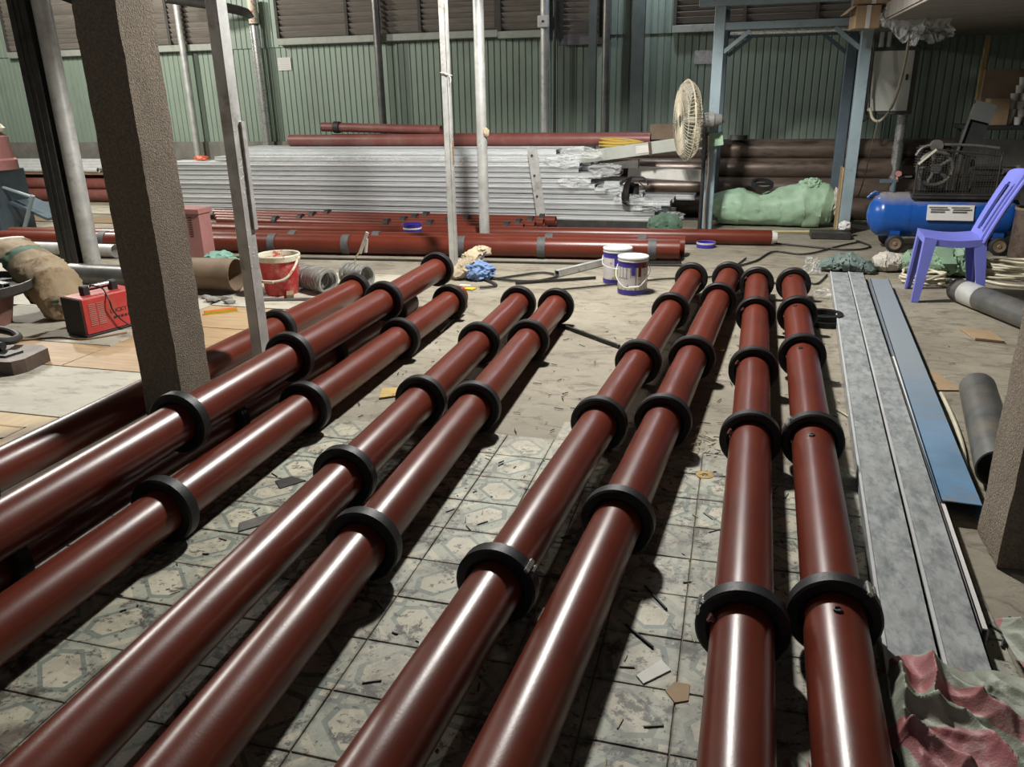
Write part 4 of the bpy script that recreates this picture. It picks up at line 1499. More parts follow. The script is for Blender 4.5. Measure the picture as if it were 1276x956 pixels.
# leaning dark panel, table, cups
t = empty('work_table', (2.5, 9.05, 0), 'dark metal table in the shadowed right corner carrying the cup tray', 'table')
obj('table_top', bx((0, 0, .98), (.85, .6, .04), 0, .004), BLK2, t, smooth=False)
for x in (-.38, .38):
    for y in (-.26, .26):
        obj('leg', bx((x, y, .48), (.04, .04, .96)), BLK2, t, smooth=False)
t = empty('leaning_panel', (1.93, 7.95, .0), 'dark flat panel with grey upper face leaning behind the compressor', 'panel')
b = bx((.03, .10, 1.0), (.17, .03, .46), rot=Matrix.Rotation(R(14), 4, 'Y') @ Matrix.Rotation(R(-14), 4, 'X'))
obj('panel_body', b, BLK2, t, smooth=False)
b = bx((.085, .115, 1.14), (.17, .008, .16), rot=Matrix.Rotation(R(14), 4, 'Y') @ Matrix.Rotation(R(-14), 4, 'X'))
obj('grey_face', b, GASK, t, (-.02, -.035, 0), smooth=False)
b = bx((-.06, .06, .97), (.012, .03, .5), rot=Matrix.Rotation(R(14), 4, 'Y') @ Matrix.Rotation(R(-14), 4, 'X'))
obj('metal_edge', b, PIPEG, t, smooth=False)
b = bmesh.new()
rod(b, (-.02, .2, 0), (-.02, .2, .82), .02, 8)
obj('stay', b, DARKST, t)
t = empty('carton_tray', (2.45, 9.0, 1.0), 'brown cardboard tray behind the white cups at the right edge', 'box')
obj('tray_body', bx((-.13, -.1, .12), (.18, .12, .24), R(8), .004), CARD, t, smooth=False)
obj('tray_back', bx((.05, .14, .25), (.56, .02, .5), 0, .003), BROWNT, t, smooth=False)
obj('post_strip', bx((-.24, .17, .40), (.04, .03, .80)), M('ochre_wood', (.30, .20, .08), .7), t, smooth=False)
cup = None
for r_ in range(6):
    for c_ in range(4 - (r_ > 3) - (r_ > 4)):
        lo = (2.44 + .085 * c_ + (.02 if r_ % 2 else 0) + .05 * (r_ > 3), 8.93 + .01 * (r_ % 2), 1.0 + .0705 * r_)
        if cup is None:
            b = bmesh.new()
            revolve(b, (0, 0, 0), (0, 0, 1), [(0, 0), (0, .026), (.07, .034), (.07, .031), (.006, .023), (.006, 0)], 14)
            cup = o = obj('paper_cup', b, PAPER, None, lo)
        else:
            o = share('paper_cup', cup.data, None, lo)
        tag(o, 'white paper cup among those stacked before the cardboard tray at right', 'cup', 'white cups before the cardboard tray')

# ------------------------------------------------------------------ channels, strip and plate on the right floor


def run(name, a, b_, wd, h, m, label, cat, lip=0, open_end=True):
    """straight channel along the floor; a, b_ are the left edge points far and near"""
    a, b_ = Vector(a), Vector(b_)
    d = (b_ - a)
    L = d.length
    rz = math.atan2(d.y, d.x)
    t = empty(name, (a.x, a.y, a.z), label, cat, None, rz)
    b = bmesh.new()
    th = .004
    # local x along, +y to the right-hand side of travel reversed: travel towards camera, left edge -> width on +y
    box(b, (L / 2, wd / 2, h - th / 2), (L, wd, th))
    box(b, (L / 2, th / 2, h / 2), (L, th, h))
    box(b, (L / 2, wd - th / 2, h / 2), (L, th, h))
    if lip:
        box(b, (L / 2, lip / 2, th / 2), (L, lip, th))
        box(b, (L / 2, wd - lip / 2, th / 2), (L, lip, th))
    obj('channel_body', b, m, t, smooth=False)
    return t, L


t, L = run('steel_channel', (.727, 6.34, 0), (.418, 1.60, 0), .125, .052, GALV, 'mottled galvanised channel on the floor beside the rightmost red tube', 'channel', .02)
obj('edge_fold', bx((L / 2, .003, .0535), (L, .009, .005)), TIN, t, smooth=False)  # lip's highlight put into the colour with a brighter metal
t, L = run('steel_channel', (.856, 6.36, 0), (.547, 1.58, 0), .106, .052, GALV, 'mottled galvanised channel lying between its twin and the blue plate', 'channel', .02)
obj('edge_fold', bx((L / 2, .003, .0535), (L, .009, .005)), TIN, t, smooth=False)  # second lip, highlight painted the same way
t, L = run('white_strip', (.829, 4.25, .0), (.679, 1.93, .0), .020, .052, PAPER, 'thin white strip standing on edge between galvanised channel and blue plate', 'strip')
t, L = run('blue_channel', (.972, 6.10, 0), (.726, 2.62, 0), .125, .062, BLUES, 'scuffed blue steel channel with dark open end on the floor at right', 'channel', .01)
plain_tube('grey_pipe', (1.47, 5.80, .075), (1.98, 4.30, .075), .075, PIPEG, 'long grey steel pipe with a silver worn end at the right edge', wall_=.006, seg=32, bands=(.10,), bw=.16, br=.0006, bm_=STEELP)
plain_tube('grey_pipe', (1.105, 3.76, .074), (.962, 2.88, .074), .074, PIPEG, 'short grey steel pipe with black open end beside the right pillar', wall_=.006, seg=36)
b = bmesh.new()
wire(b, [(.985, 3.85, .008), (.968, 3.55, .008), (.938, 3.25, .008), (.893, 2.99, .008)], .009, 8)
tag(obj('cream_rod', b, CABW), 'thin cream plastic rod on the floor left of the short grey pipe', 'rod')


def scrap(poly, z0, h, m, label, cat, name='cardboard_scrap', grp=None):
    return tag(obj(name, prism(bmesh.new(), poly, z0, z0 + h), m, smooth=False), label, cat, grp)


scrap([(.97, 4.18), (1.03, 4.20), (1.10, 3.93), (.93, 3.90), (.94, 3.96), (1.0, 4.0)], .0, .003, CARD, 'arrow-shaped cardboard offcut on the floor beside the blue channel', 'cardboard')
scrap([(1.33, 5.05), (1.36, 4.83), (1.50, 4.80), (1.48, 5.0)], .0, .012, CARD, 'folded cardboard piece tucked beside the long grey pipe', 'cardboard')
# black rings lying on the floor
for k, (x, y, zz, lab) in enumerate([(.575, 5.02, 0, 'black ring lying flat on the floor beside the rightmost tube, lower one'), (.57, 5.04, .032, 'black ring lying on top of another black ring on the floor')]):
    b = bmesh.new()
    revolve(b, (0, 0, 0), (0, 0, 1), [(0, .078), (0, .112), (.03, .112), (.03, .078)], 40, True)
    tag(obj('loose_ring', b, BLK, None, (x, y, zz)), lab, 'ring')

# ------------------------------------------------------------------ striped tarpaulins lower right


def tarp(name, x0, x1, y0, y1, seed, hmax, label, sc, rot_uv, base=None, n=150):
    bm = bmesh.new()
    uv = bm.loops.layers.uv.new('UVMap')
    vs = []
    for i in range(n):
        row = []
        for j in range(n):
            u, v = i / (n - 1), j / (n - 1)
            p = Vector((u * 2.6 + seed, v * 2.6, seed * .7))
            rx = .10 * noise.noise(p * 1.3 + Vector((3, 1, 0)))
            ry = .10 * noise.noise(p * 1.3 + Vector((8, 5, 0)))
            e = min(1, min(u, v, 1 - u, 1 - v) / .09)
            pd = p.x * .9 + p.y * 1.5
            f1 = (1 - abs(math.sin(pd * 2.0 + 3.4 * noise.noise(p * .8) + seed))) ** 1.2
            pe = p.x * 1.6 - p.y * .7
            f2 = (1 - abs(math.sin(pe * 2.5 + 3.6 * noise.noise(p * 1.0 + Vector((5, 5, 5)))))) ** 1.2
            f3 = 1 - abs(math.sin(pd * 5.5 + 5 * noise.noise(p * 1.5 + Vector((2, 9, 1)))))
            msk = .5 + noise.noise(p * .9 + Vector((8, 8, 8)))
            h = hmax * e * (.08 + .62 * f1 * (1 - .5 * msk) + .55 * f2 * msk + .13 * f3) + .004 * noise.noise(p * 9) * e
            x = x0 + (x1 - x0) * (u + rx * .6)
            y = y0 + (y1 - y0) * (v + ry * .6 + (.06 * noise.noise(Vector((u * 5, seed, 0))) if v > .5 else 0))
            z_ = .005 + max(0, h)
            if base:
                z_ = max(z_, base(x, y) + .004 + max(0, h) * .75)
            row.append(bm.verts.new((x, y, z_)))
        vs.append(row)
    for i in range(n - 1):
        for j in range(n - 1):
            f = bm.faces.new((vs[i][j], vs[i + 1][j], vs[i + 1][j + 1], vs[i][j + 1]))
            for lp, (a, c) in zip(f.loops, ((i, j), (i + 1, j), (i + 1, j + 1), (i, j + 1))):
                u, v = a / (n - 1), c / (n - 1)
                w_ = .55 * noise.noise(Vector((u * 3 + seed, v * 3, 2)))
                lp[uv].uv = ((u * math.cos(rot_uv) + v * math.sin(rot_uv)) * sc + w_ + 4, v)
    return tag(obj(name, bm, STRIPE, ang=80), label, 'tarpaulin')


def ch_base(x, y):
    # galvanised channels run under the cloth
    xl = .418 + (y - 1.6) * .0652
    f = max(0, min(1, (x - xl + .03) / .05)) * max(0, min(1, (y - 1.2) / .2))
    return .058 * f * f * (3 - 2 * f)


tarp('striped_tarpaulin', .402, .80, 1.16, 1.73, 2.3, .115, 'crumpled pink and grey-green striped tarpaulin in the lower right corner', 2.6, .9, ch_base)
tarp('striped_tarpaulin', .72, 1.10, 1.45, 1.98, 6.1, .12, 'second pink-striped sack heaped further right against the frame edge', 2.2, 1.3, ch_base)
tarp('striped_tarpaulin', .165, .235, .95, 1.42, 9.4, .05, 'strip of striped sacking squeezed between the two rightmost tubes', 1.5, 1.2, None, 40)

# ------------------------------------------------------------------ boards on the floor at left
BZ = .008


def board(x0, x1, y0, y1, m, label, z=0, name='floor_board'):
    b = bx(((x0 + x1) / 2, (y0 + y1) / 2, z + BZ / 2), (x1 - x0, y1 - y0, BZ), 0, .0015)
    return tag(obj(name, b, m, smooth=False), label, 'board')


board(-4.60, -2.60, 2.665, 3.275, PLYW, 'pale scuffed board on the floor beside the dark steel bed')
board(-3.455, -2.575, 3.285, 4.12, PLYB, 'tan plywood sheet on the floor left of the concrete pillar')
board(-4.85, -3.465, 3.66, 4.36, PLYW, 'pale board under the red welder and paper sack')
board(-4.70, -3.465, 3.285, 3.65, PLYB, 'tan plywood strip behind the dark steel bed')
board(-4.40, -2.585, 1.85, 2.655, PLYY, 'yellow plywood sheet at the lower left with an orange mark')
board(-3.455, -2.59, 4.13, 4.62, PLYB, 'tan dusty sheet on the floor behind the square post')
board(-5.4, -3.47, 4.37, 4.80, PLYW, 'pale dusty board on the floor under the kraft sack top')
board(-3.50, -2.30, 4.64, 5.80, PLYW, 'pale dusty board under the red bucket and grey coils')
board(-7.0, -5.6, 4.9, 5.6, PLYW, 'pale board on the floor in front of the H-column')
b = bmesh.new()
for (x0, x1, y0, y1) in ((-3.10, -2.93, 2.40, 2.412), (-3.10, -2.93, 2.52, 2.532), (-2.942, -2.93, 2.40, 2.53)):
    box(b, ((x0 + x1) / 2, (y0 + y1) / 2, BZ + .0006), (x1 - x0, y1 - y0, .0012))
b_o = obj('orange_mark', b, M('orange_brown_paint', (.42, .20, .07), .6), smooth=False)
tag(b_o, 'orange-brown square outline painted on the yellow plywood', 'marking')
board(-9.4, -7.3, 8.6, 9.3, PLYW, 'pale timber board on the floor before the far left pile')
board(-8.7, -6.4, 7.9, 8.3, WOOD, 'brown timber plank on the floor before the faded red tubes')

# ------------------------------------------------------------------ red welding machine
t = empty('welding_machine', (-3.752, 3.962, BZ), 'red box welding machine with black end and handle left of the concrete pillar', 'machine', rz=R(74))
WL, WD, WH = .37, .19, .225
b = bx((0, 0, WH / 2 + .012), (WL, WD, WH), 0, .008)
obj('case', b, WELD, t, smooth=False)
obj('end_panel', bx((-WL / 2 - .006, 0, WH / 2 + .010), (.016, WD + .004, WH + .004), 0, .006), BLK2, t, smooth=False)
obj('base_rim', bx((0, 0, .007), (WL + .01, WD + .01, .014), 0, .002), BLK2, t, smooth=False)
b = bmesh.new()
for r_ in range(12):
    for c_ in range(2):
        box(b, (-.125 + .055 * c_, -WD / 2 - .0015, .195 - .0115 * r_), (.045, .003, .0045))
obj('vent_slot', b, M('pale_vent', (.40, .20, .17), .6), t, smooth=False)
for x in (-.095, .09):
    obj('handle_block', bx((x, 0, WH + .035), (.05, .045, .07), 0, .008), BLK2, t, smooth=False)
b = bmesh.new()
rod(b, (-.095, 0, WH + .055), (.10, 0, WH + .055), .012, 12)
obj('handle_bar', b, CHROME, t)
b = bmesh.new()
wire(b, [(-.06, -.01, WH + .068), (-.02, -.07, WH + .045), (-.02, -.12, WH - .03), (-.01, -.118, .14), (.03, -.122, .07), (.09, -.14, .012), (.16, -.16, .008)], .005, 6)
obj('cable', b, CABK, t)


def text(s, size, loc, rot, m, parent, name='lettering'):
    cu = bpy.data.curves.new(name, 'FONT')
    cu.body = s
    cu.size = size
    cu.extrude = .0006
    cu.align_x = 'CENTER'
    o = bpy.data.objects.new(name, cu)
    COL.objects.link(o)
    dg = bpy.context.evaluated_depsgraph_get()
    me = bpy.data.meshes.new_from_object(o.evaluated_get(dg))
    bpy.data.objects.remove(o)
    o = bpy.data.objects.new(name, me)
    COL.objects.link(o)
    me.materials.clear()
    me.materials.append(m)
    o.parent = parent
    o.location = loc
    o.rotation_euler = rot
    return o


text('LUCKY', .036, (.042, -WD / 2 - .001, .115), (R(90), 0, 0), INKB, t)
b = bmesh.new()
for k, wv in enumerate((.02, .012, .018, .014, .016)):
    box(b, (.012 + k * .024, -WD / 2 - .001, .085), (wv, .0015, .014))
obj('worn_print', b, INKB, t, smooth=False)

# ------------------------------------------------------------------ kraft paper sack
t = empty('paper_sack', (-4.28, 4.18, BZ), 'slumped brown kraft paper sack with a green stripe behind the welder', 'sack')
P_ = [(.12, -.12, .03), (.07, -.07, .10), (-.04, .0, .19), (-.18, .06, .27), (-.34, .11, .36), (-.50, .16, .43), (-.60, .20, .46)]
Q_ = [(.07, .03), (.13, .09), (.17, .16), (.17, .14), (.15, .09), (.14, .045), (.13, .012)]
obj('sack_body', sweep_sack(P_, Q_, 5, .05, 48, .06, skip=((33, 38), (50, 55))), KRAFT, t, ang=60)
obj('green_stripe', sweep_sack(P_, Q_, 5, .05, 48, .06, only=(33, 38)), GRND, t, ang=60)
obj('torn_white_edge', sweep_sack(P_, Q_, 5, .05, 48, .06, only=(50, 55)), WHITE, t, ang=60)
b = bmesh.new()
for k in range(7):
    box(b, (.115 - .012 * k, -.165 + .018 * k, .12 + .02 * k), (.04, .012, .012), R(30))
obj('green_print', b, GRND, t, smooth=False)
obj('sack_fold', lump((.14, .10, .11), 31, .12, 2.0, .14, 4), KRAFT, t, (.05, -.06, 0))

# round machine stand with offcuts
SX, SY = -4.66, 3.84
t = empty('round_stand', (SX, SY, 0), 'rusty round stand with a dark rim at the left edge', 'stand')
b = bmesh.new()
revolve(b, (0, 0, 0), (0, 0, 1), [(0, 0), (0, .20), (.02, .21), (.22, .26), (.22, 0)], 28)
obj('drum_base', b, M('brick_red_rust', (.20, .10, .08), .7, dirt=(.1, .06, .05)), t)
b = bmesh.new()
revolve(b, (0, 0, 0), (0, 0, 1), [(.22, 0), (.22, .37), (.235, .385), (.285, .385), (.285, .372), (.25, .365), (.25, 0)], 40)
obj('plate', b, DARKST, t)
for k, (x, y, a, L, lab) in enumerate([(.10, -.10, -20, .40, 'square tube offcut nearest on the round stand'), (.13, -.02, -26, .40, 'square tube offcut in the middle of the round stand'), (.12, .07, -16, .40, 'square tube offcut furthest on the round stand')]):
    b = bmesh.new()
    sz = .045
    for (dy, dz) in ((0, .003), (0, sz - .003), (-sz / 2 + .003, sz / 2), (sz / 2 - .003, sz / 2)):
        box(b, (0, dy, dz), (L, sz if dy == 0 else .006, .006 if dy == 0 else sz))
    tag(obj('tube_offcut', b, PIPEG, None, (SX + x, SY + y, .251), (0, 0, R(a)), smooth=False), lab, 'offcut', 'square tube offcuts on the round stand')

# dark steel bed with hose
t = empty('steel_bed', (-3.80, 3.22, BZ), 'dark brown steel bed with a chamfered end on the floor at left', 'machine', rz=R(10))
b = bmesh.new()
prism(b, [(-.7, -.17), (.20, -.17), (.235, -.11), (.235, .08), (.17, .13), (-.7, .13)], 0, .075)
obj('bed_body', b, M('brown_steel', (.085, .06, .05), .55, .2, dirt=(.15, .11, .09)), t, smooth=False)
b = bmesh.new()
prism(b, [(-.7, -.10), (.12, -.10), (.15, .0), (-.7, .06)], .075, .085)
obj('bed_groove', b, DARKST, t, smooth=False)
b = bmesh.new()
rod(b, (-.6, -.02, .11), (.05, -.01, .11), .025, 12)
obj('dark_bar', b, BLK2, t)
b = bmesh.new()
wire(b, [(-4.4, 3.30, .14), (-4.05, 3.45, .13), (-3.86, 3.42, .11), (-3.80, 3.30, .12), (-3.90, 3.20, .15), (-4.2, 3.1, .15)], .022, 10)
tag(obj('black_hose', b, CABK), 'thick black hose looped on the dark steel bed', 'hose')
b = bmesh.new()
wire(b, [(-4.5, 3.42, .02), (-4.1, 3.6, .016), (-3.9, 3.72, .013), (-3.7, 3.72, .013), (-3.55, 3.90, .013)], .006, 6)
tag(obj('brown_cable', b, M('brown_cable', (.25, .16, .07), .6)), 'thin brown cable on the pale board towards the welder', 'cable')

# blue machine at the left edge
t = empty('machine_cabinet', (-7.85, 7.2, 0), 'blue-grey machine cabinet with yellow bracket and pink motor at the left edge', 'machine')
obj('cabinet_body', bx((-.15, .0, .34), (.55, .45, .68), 0, .006), BLUED, t, smooth=False)
obj('socket_plate', bx((.05, -.226, .60), (.10, .01, .09)), BLK2, t, smooth=False)
b = bmesh.new()
prism(b, [(-.2, -.26), (.02, -.26), (.02, -.235), (-.2, -.235)], .35, .62)
box(b, (.0, -.25, .44), (.14, .03, .09))
obj('yellow_bracket', b, YEL, t, smooth=False)
b = bmesh.new()
rod(b, (.04, -.27, .51), (.18, -.27, .51), .022, 10)
obj('lever', b, PIPEG, t)
b = bmesh.new()
revolve(b, (.0, -.05, .68), (0, 0, 1), [(0, 0), (0, .24), (.1, .24), (.12, .22), (.34, .20), (.40, .12), (.40, 0)], 24)
obj('motor', b, PINK, t)
b = bmesh.new()
revolve(b, (.0, -.05, 1.08), (0, 0, 1), [(0, 0), (0, .19), (.03, .19), (.08, .15), (.3, .14), (.32, .15), (.5, .13), (.5, 0)], 24)
obj('dust_filter', b, CREAMP, t)
obj('side_tray', bx((.42, .05, .25), (.5, .35, .03), rot=Matrix.Rotation(R(20), 4, 'Y')), BLUED, t, smooth=False)
b = bmesh.new()
rod(b, (.30, -.15, .0), (.55, -.15, .42), .022, 8)
rod(b, (.1, -.1, .5), (.55, -.15, .40), .02, 8)
obj('strut', b, BLUEF, t)

# pink control box
t = empty('control_box', (-4.57, 6.02, 0), 'faded pink-red vented metal box on end beside the concrete pillar', 'box', rz=R(0))
obj('box_body', bx((0, 0, .22), (.27, .16, .44), 0, .004), PINK, t, smooth=False)
obj('lid', bx((0.0, 0, .455), (.30, .19, .045), 0, .004), PINK, t, smooth=False)
b = bmesh.new()
for c_ in range(2):
    for r_ in range(9):
        box(b, (-.06 + .10 * c_, -.081, .40 - .020 * r_), (.035, .003, .007))
obj('vent_slot', b, BLK2, t, smooth=False)
tag(obj('green_cloth', lump((.14, .10, .075), 41, .3, 2.4, .35, 4), TEALL, None, (-4.22, 5.85, 0)), 'pale teal cloth heap at the foot of the pink box', 'cloth')

# ------------------------------------------------------------------ bucket and coils
t = empty('bucket', (-3.16, 5.06, BZ), 'red plastic bucket with cream rim and handle behind the square post', 'bucket')
b = bmesh.new()
revolve(b, (0, 0, 0), (0, 0, 1), [(0, 0), (0, .112), (.01, .118), (.255, .142), (.255, .136), (.02, .108), (.02, 0)], 36)
obj('bucket_body', b, BUCK, t)
b = bmesh.new()
revolve(b, (0, 0, 0), (0, 0, 1), [(.025, 0), (.025, .106), (.252, .1355), (.2525, .134), (.027, .104), (.027, 0)], 36)
obj('inner_wall', b, CREAMP, t)
b = bmesh.new()
revolve(b, (0, 0, 0), (0, 0, 1), [(.25, .141), (.248, .152), (.285, .156), (.292, .150), (.285, .143), (.25, .137)], 36, True)
obj('rim', b, CREAMP, t)
b = bmesh.new()
wire(b, [(.152, .02, .27), (.15, -.06, .20), (.11, -.13, .135), (.0, -.165, .118), (-.10, -.14, .125), (-.15, -.05, .20), (-.152, .02, .27)], .009, 8)
box(b, (-.02, -.166, .118), (.12, .018, .018))
obj('handle', b, CREAMP, t)


def coil_roll(c, ax, L, r, label, n=14, lean=0):
    t = empty('strip_coil', c, label, 'coil', 'grey rolls of strip')
    ax = Vector(ax).normalized()
    rr = random.Random(c[0])
    b = bmesh.new()
    for k in range(n):
        o = ax * (L * k / n - L / 2) + Vector((rr.uniform(-.006, .006), 0, r + rr.uniform(-.003, .006)))
        revolve(b, o, (ax + Vector((rr.uniform(-.1, .1), rr.uniform(-.1, .1), rr.uniform(-.15, .15)))).normalized(), [(0, r - .016), (0, r), (L / n * .8, r), (L / n * .8, r - .016)], 28, True)
    zm = min(v.co.z for v in b.verts)
    for v in b.verts:
        v.co.z -= zm
    obj('roll', b, COILG, t)
    return t


coil_roll((-2.95, 5.17, BZ), (1, -.50, 0), .34, .088, 'grey roll of coiled strip beside the red bucket', 20)
coil_roll((-2.70, 5.36, BZ), (1, -.35, 0), .22, .085, 'looser grey roll of strip behind the left-hand tubes', 10)
tag(obj('wood_wedge', bx((-3.02, 4.93, BZ + .02), (.05, .12, .04), R(30), .003), WOOD, smooth=False), 'small brown wood wedge between bucket and grey coil', 'wood')
t = empty('cable_clamp', (-2.62, 5.25, .19), 'silver earth clamp with wire sticking up from the grey coil', 'clamp')
b = bmesh.new()
box(b, (.05, 0, .17), (.022, .012, .17), rot=Matrix.Rotation(R(25), 4, 'Y'))
box(b, (.07, 0, .15), (.016, .012, .10), rot=Matrix.Rotation(R(10), 4, 'Y'))
obj('clamp_jaw', b, TIN, t, smooth=False)
b = bmesh.new()
wire(b, [(-.03, 0, 0), (-.03, 0, .04), (0, 0, .09), (.03, 0, .11)], .006, 6)
obj('clamp_wire', b, CABW, t)
b = bx((-2.97, 4.87, BZ + .006), (.52, .05, .012), R(14))
tag(obj('steel_strip', b, PIPEG, smooth=False), 'flat grey steel strip on the floor before the red bucket', 'strip')
t = empty('spirit_level', (-3.27, 4.46, BZ), 'red and yellow level tool lying left of the square post', 'tool', rz=R(42))
obj('level_body', bx((0, 0, .012), (.21, .03, .022), 0, .002), ORG, t, smooth=False)
obj('yellow_edge', bx((0, -.0165, .010), (.21, .004, .02)), YEL, t, smooth=False)
for k, (x, y, s, sd) in enumerate([(-3.52, 4.72, .035, 51), (-3.44, 4.78, .03, 52), (-3.36, 4.70, .03, 53), (-3.62, 4.80, .025, 54)]):
    tag(obj('debris_lump', lump((s * 1.4, s, s * .6), sd, .4, 2.5, .4, 2), CONCG, None, (x, y, BZ)), 'small grey rubble bit on the floor below the wide brown tube', 'rubble', 'rubble under the brown tube')

# ------------------------------------------------------------------ paint cans


def can(x, y, rz, label, h=.245, r=.105, back=False):
    t = empty('paint_can', (x, y, 0), label, 'can', 'indigo paint cans', rz)
    b = bmesh.new()
    revolve(b, (0, 0, 0), (0, 0, 1), [(0, 0), (0, r), (h, r), (h, 0)], 36)
    obj('can_body', b, CANW, t)
    for z0, z1, m, nm in ((.002, .034, CANB, 'indigo_band'), (h - .05, h - .012, CANB, 'indigo_band')):
        b = bmesh.new()
        revolve(b, (0, 0, 0), (0, 0, 1), [(z0, r), (z0, r + .0008), (z1, r + .0008), (z1, r)], 36, True)
        obj(nm, b, m, t)
    b = bmesh.new()
    revolve(b, (0, 0, 0), (0, 0, 1), [(h - .014, r), (h - .012, r + .004), (h - .004, r + .004), (h, r - .002), (h + .012, r + .006), (h + .018, r + .004), (h + .018, r - .008), (h + .008, r - .014), (h + .008, 0)], 36)
    obj('lid', b, TIN, t)

    def patch(a0, a1, z0, z1, m, nm):
        b = bmesh.new()
        n = 8
        rows = []
        for i in range(n + 1):
            a = R(a0 + (a1 - a0) * i / n)
            q = (math.cos(a) * (r + .0012), math.sin(a) * (r + .0012))
            rows.append((b.verts.new((q[0], q[1], z0)), b.verts.new((q[0], q[1], z1))))
        for i in range(n):
            b.faces.new((rows[i][0], rows[i + 1][0], rows[i + 1][1], rows[i][1]))
        return obj(nm, b, m, t)
    if back:
        patch(-100, -30, .04, .135, CANG, 'olive_panel')
        patch(-100, -30, .135, .20, CANB, 'indigo_panel')
    else:
        patch(-170, -10, .036, .062, CANG, 'olive_panel')
        for a in (-140, -124, -108, -92):
            patch(a, a + 2, .12, .195, INK, 'print_stroke')
        patch(-148, -100, .115, .119, INK, 'print_stroke')
        patch(-88, -74, .14, .205, CANB, 'indigo_drip')
        patch(-72, -70, .03, .2, INKB, 'paint_drip')
        patch(-62, -50, .13, .225, RED, 'red_drip')
        patch(-48, -12, .19, .232, RED, 'red_drip')
    b = bmesh.new()
    if back:
        wire(b, [(r + .004, -.02, .20), (r + .02, -.06, .17), (.09, -.11, .14), (.0, -.128, .125), (-.1, -.1, .15), (-r - .004, 0, .2)], .003, 6)
    else:
        wire(b, [(-r - .004, 0, .2), (-r - .008, -.05, .13), (-.07, -.10, .075), (-.02, -.118, .055), (.05, -.112, .062), (r * .9, -.07, .1), (r + .02, -.01, .16), (r + .004, 0, .2)], .003, 6)
        rod(b, (-.01, -.121, .058), (.06, -.114, .066), .006, 8)
    obj('bail_handle', b, TIN, t)
    return t


can(-.825, 5.93, .1, 'indigo paint can with olive panel standing behind the other can', back=True)
can(-.67, 5.62, 0, 'indigo and white paint can with red drips standing in front', back=False)
t = empty('can_base', (-.235, 7.53, 0), 'cut-off indigo can bottom in front of the red tube reaching the blue frame', 'can')
b = bmesh.new()
revolve(b, (0, 0, 0), (0, 0, 1), [(0, 0), (0, .085), (.045, .085), (.045, .08), (.01, .08), (.01, 0)], 30)
obj('can_wall', b, CANB, t)
b = bmesh.new()
revolve(b, (0, 0, 0), (0, 0, 1), [(.03, .0852), (.03, .0865), (.046, .0865), (.046, .0852)], 30, True)
obj('pale_band', b, CANW, t)
t = empty('paint_pot', (-3.02, 7.26, 0), 'open purple paint pot standing behind the thick red tubes', 'can')
b = bmesh.new()
revolve(b, (0, 0, 0), (0, 0, 1), [(0, 0), (0, .085), (.18, .09), (.19, .094), (.19, .086), (.12, .084), (.12, 0)], 30)
obj('pot_body', b, CANB, t)
b = bmesh.new()
revolve(b, (0, 0, 0), (0, 0, 1), [(.14, .0885), (.14, .0905), (.155, .091), (.155, .0885)], 30, True)
obj('white_band', b, PAPER, t)

# ------------------------------------------------------------------ rag, packet, square tube and small floor things
t = empty('rag_heap', (-1.98, 5.86, 0), 'beige rag draped over blue cloth at the foot of the slim post', 'cloth')
obj('beige_rag', sweep_sack([(-.10, -.10, .02), (-.06, -.05, .06), (.0, .02, .12), (.06, .08, .19), (.11, .10, .21), (.13, .08, .17)], [(.05, .02), (.09, .045), (.085, .07), (.07, .05), (.05, .025), (.03, .02)], 6, .15, 36, .2), BEIGE, t)
obj('blue_cloth', lump((.11, .10, .075), 13, .3, 2.6, .4, 4), DENIM, t, (.09, -.02, 0))
b = bmesh.new()
prism(b, [(-.06, -.05), (.05, -.06), (.065, .0), (-.045, .01)], 0, .008)
t = empty('yellow_packet', (-1.87, 5.50, 0), 'yellow and red packet on the floor below the beige rag', 'packet')
obj('packet_body', b, YEL, t, smooth=False)
obj('red_panel', bx((-.04, -.02, .009), (.05, .04, .002), .1), ORG, t, smooth=False)
obj('white_end', bx((-.035, .03, .01), (.08, .04, .012), .1), PAPER, t, smooth=False)
b = bmesh.new()
wire(b, [(-1.90, 5.92, .012), (-1.76, 5.82, .010), (-1.62, 5.95, .010), (-1.45, 6.10, .010), (-1.30, 6.0, .010), (-1.42, 5.80, .010), (-1.62, 5.78, .010), (-1.80, 5.85, .010)], .009, 6)
wire(b, [(-1.85, 5.80, .012), (-1.68, 5.60, .010), (-1.78, 5.50, .010)], .009, 6)
tag(obj('black_cable', b, CABK), 'black cable looped on the floor right of the beige rag', 'cable')


def hollow_bar(name, a, b_, s, m, label, wall_=.004):
    a, b_ = Vector(a), Vector(b_)
    d = b_ - a
    L = d.length
    b = bmesh.new()
    box(b, (L / 2, 0, wall_ / 2), (L, s, wall_))
    box(b, (L / 2, 0, s - wall_ / 2), (L, s, wall_))
    box(b, (L / 2, s / 2 - wall_ / 2, s / 2), (L, wall_, s))
    box(b, (L / 2, -s / 2 + wall_ / 2, s / 2), (L, wall_, s))
    return tag(obj(name, b, m, None, a, (0, 0, math.atan2(d.y, d.x)), smooth=False), label, 'bar')


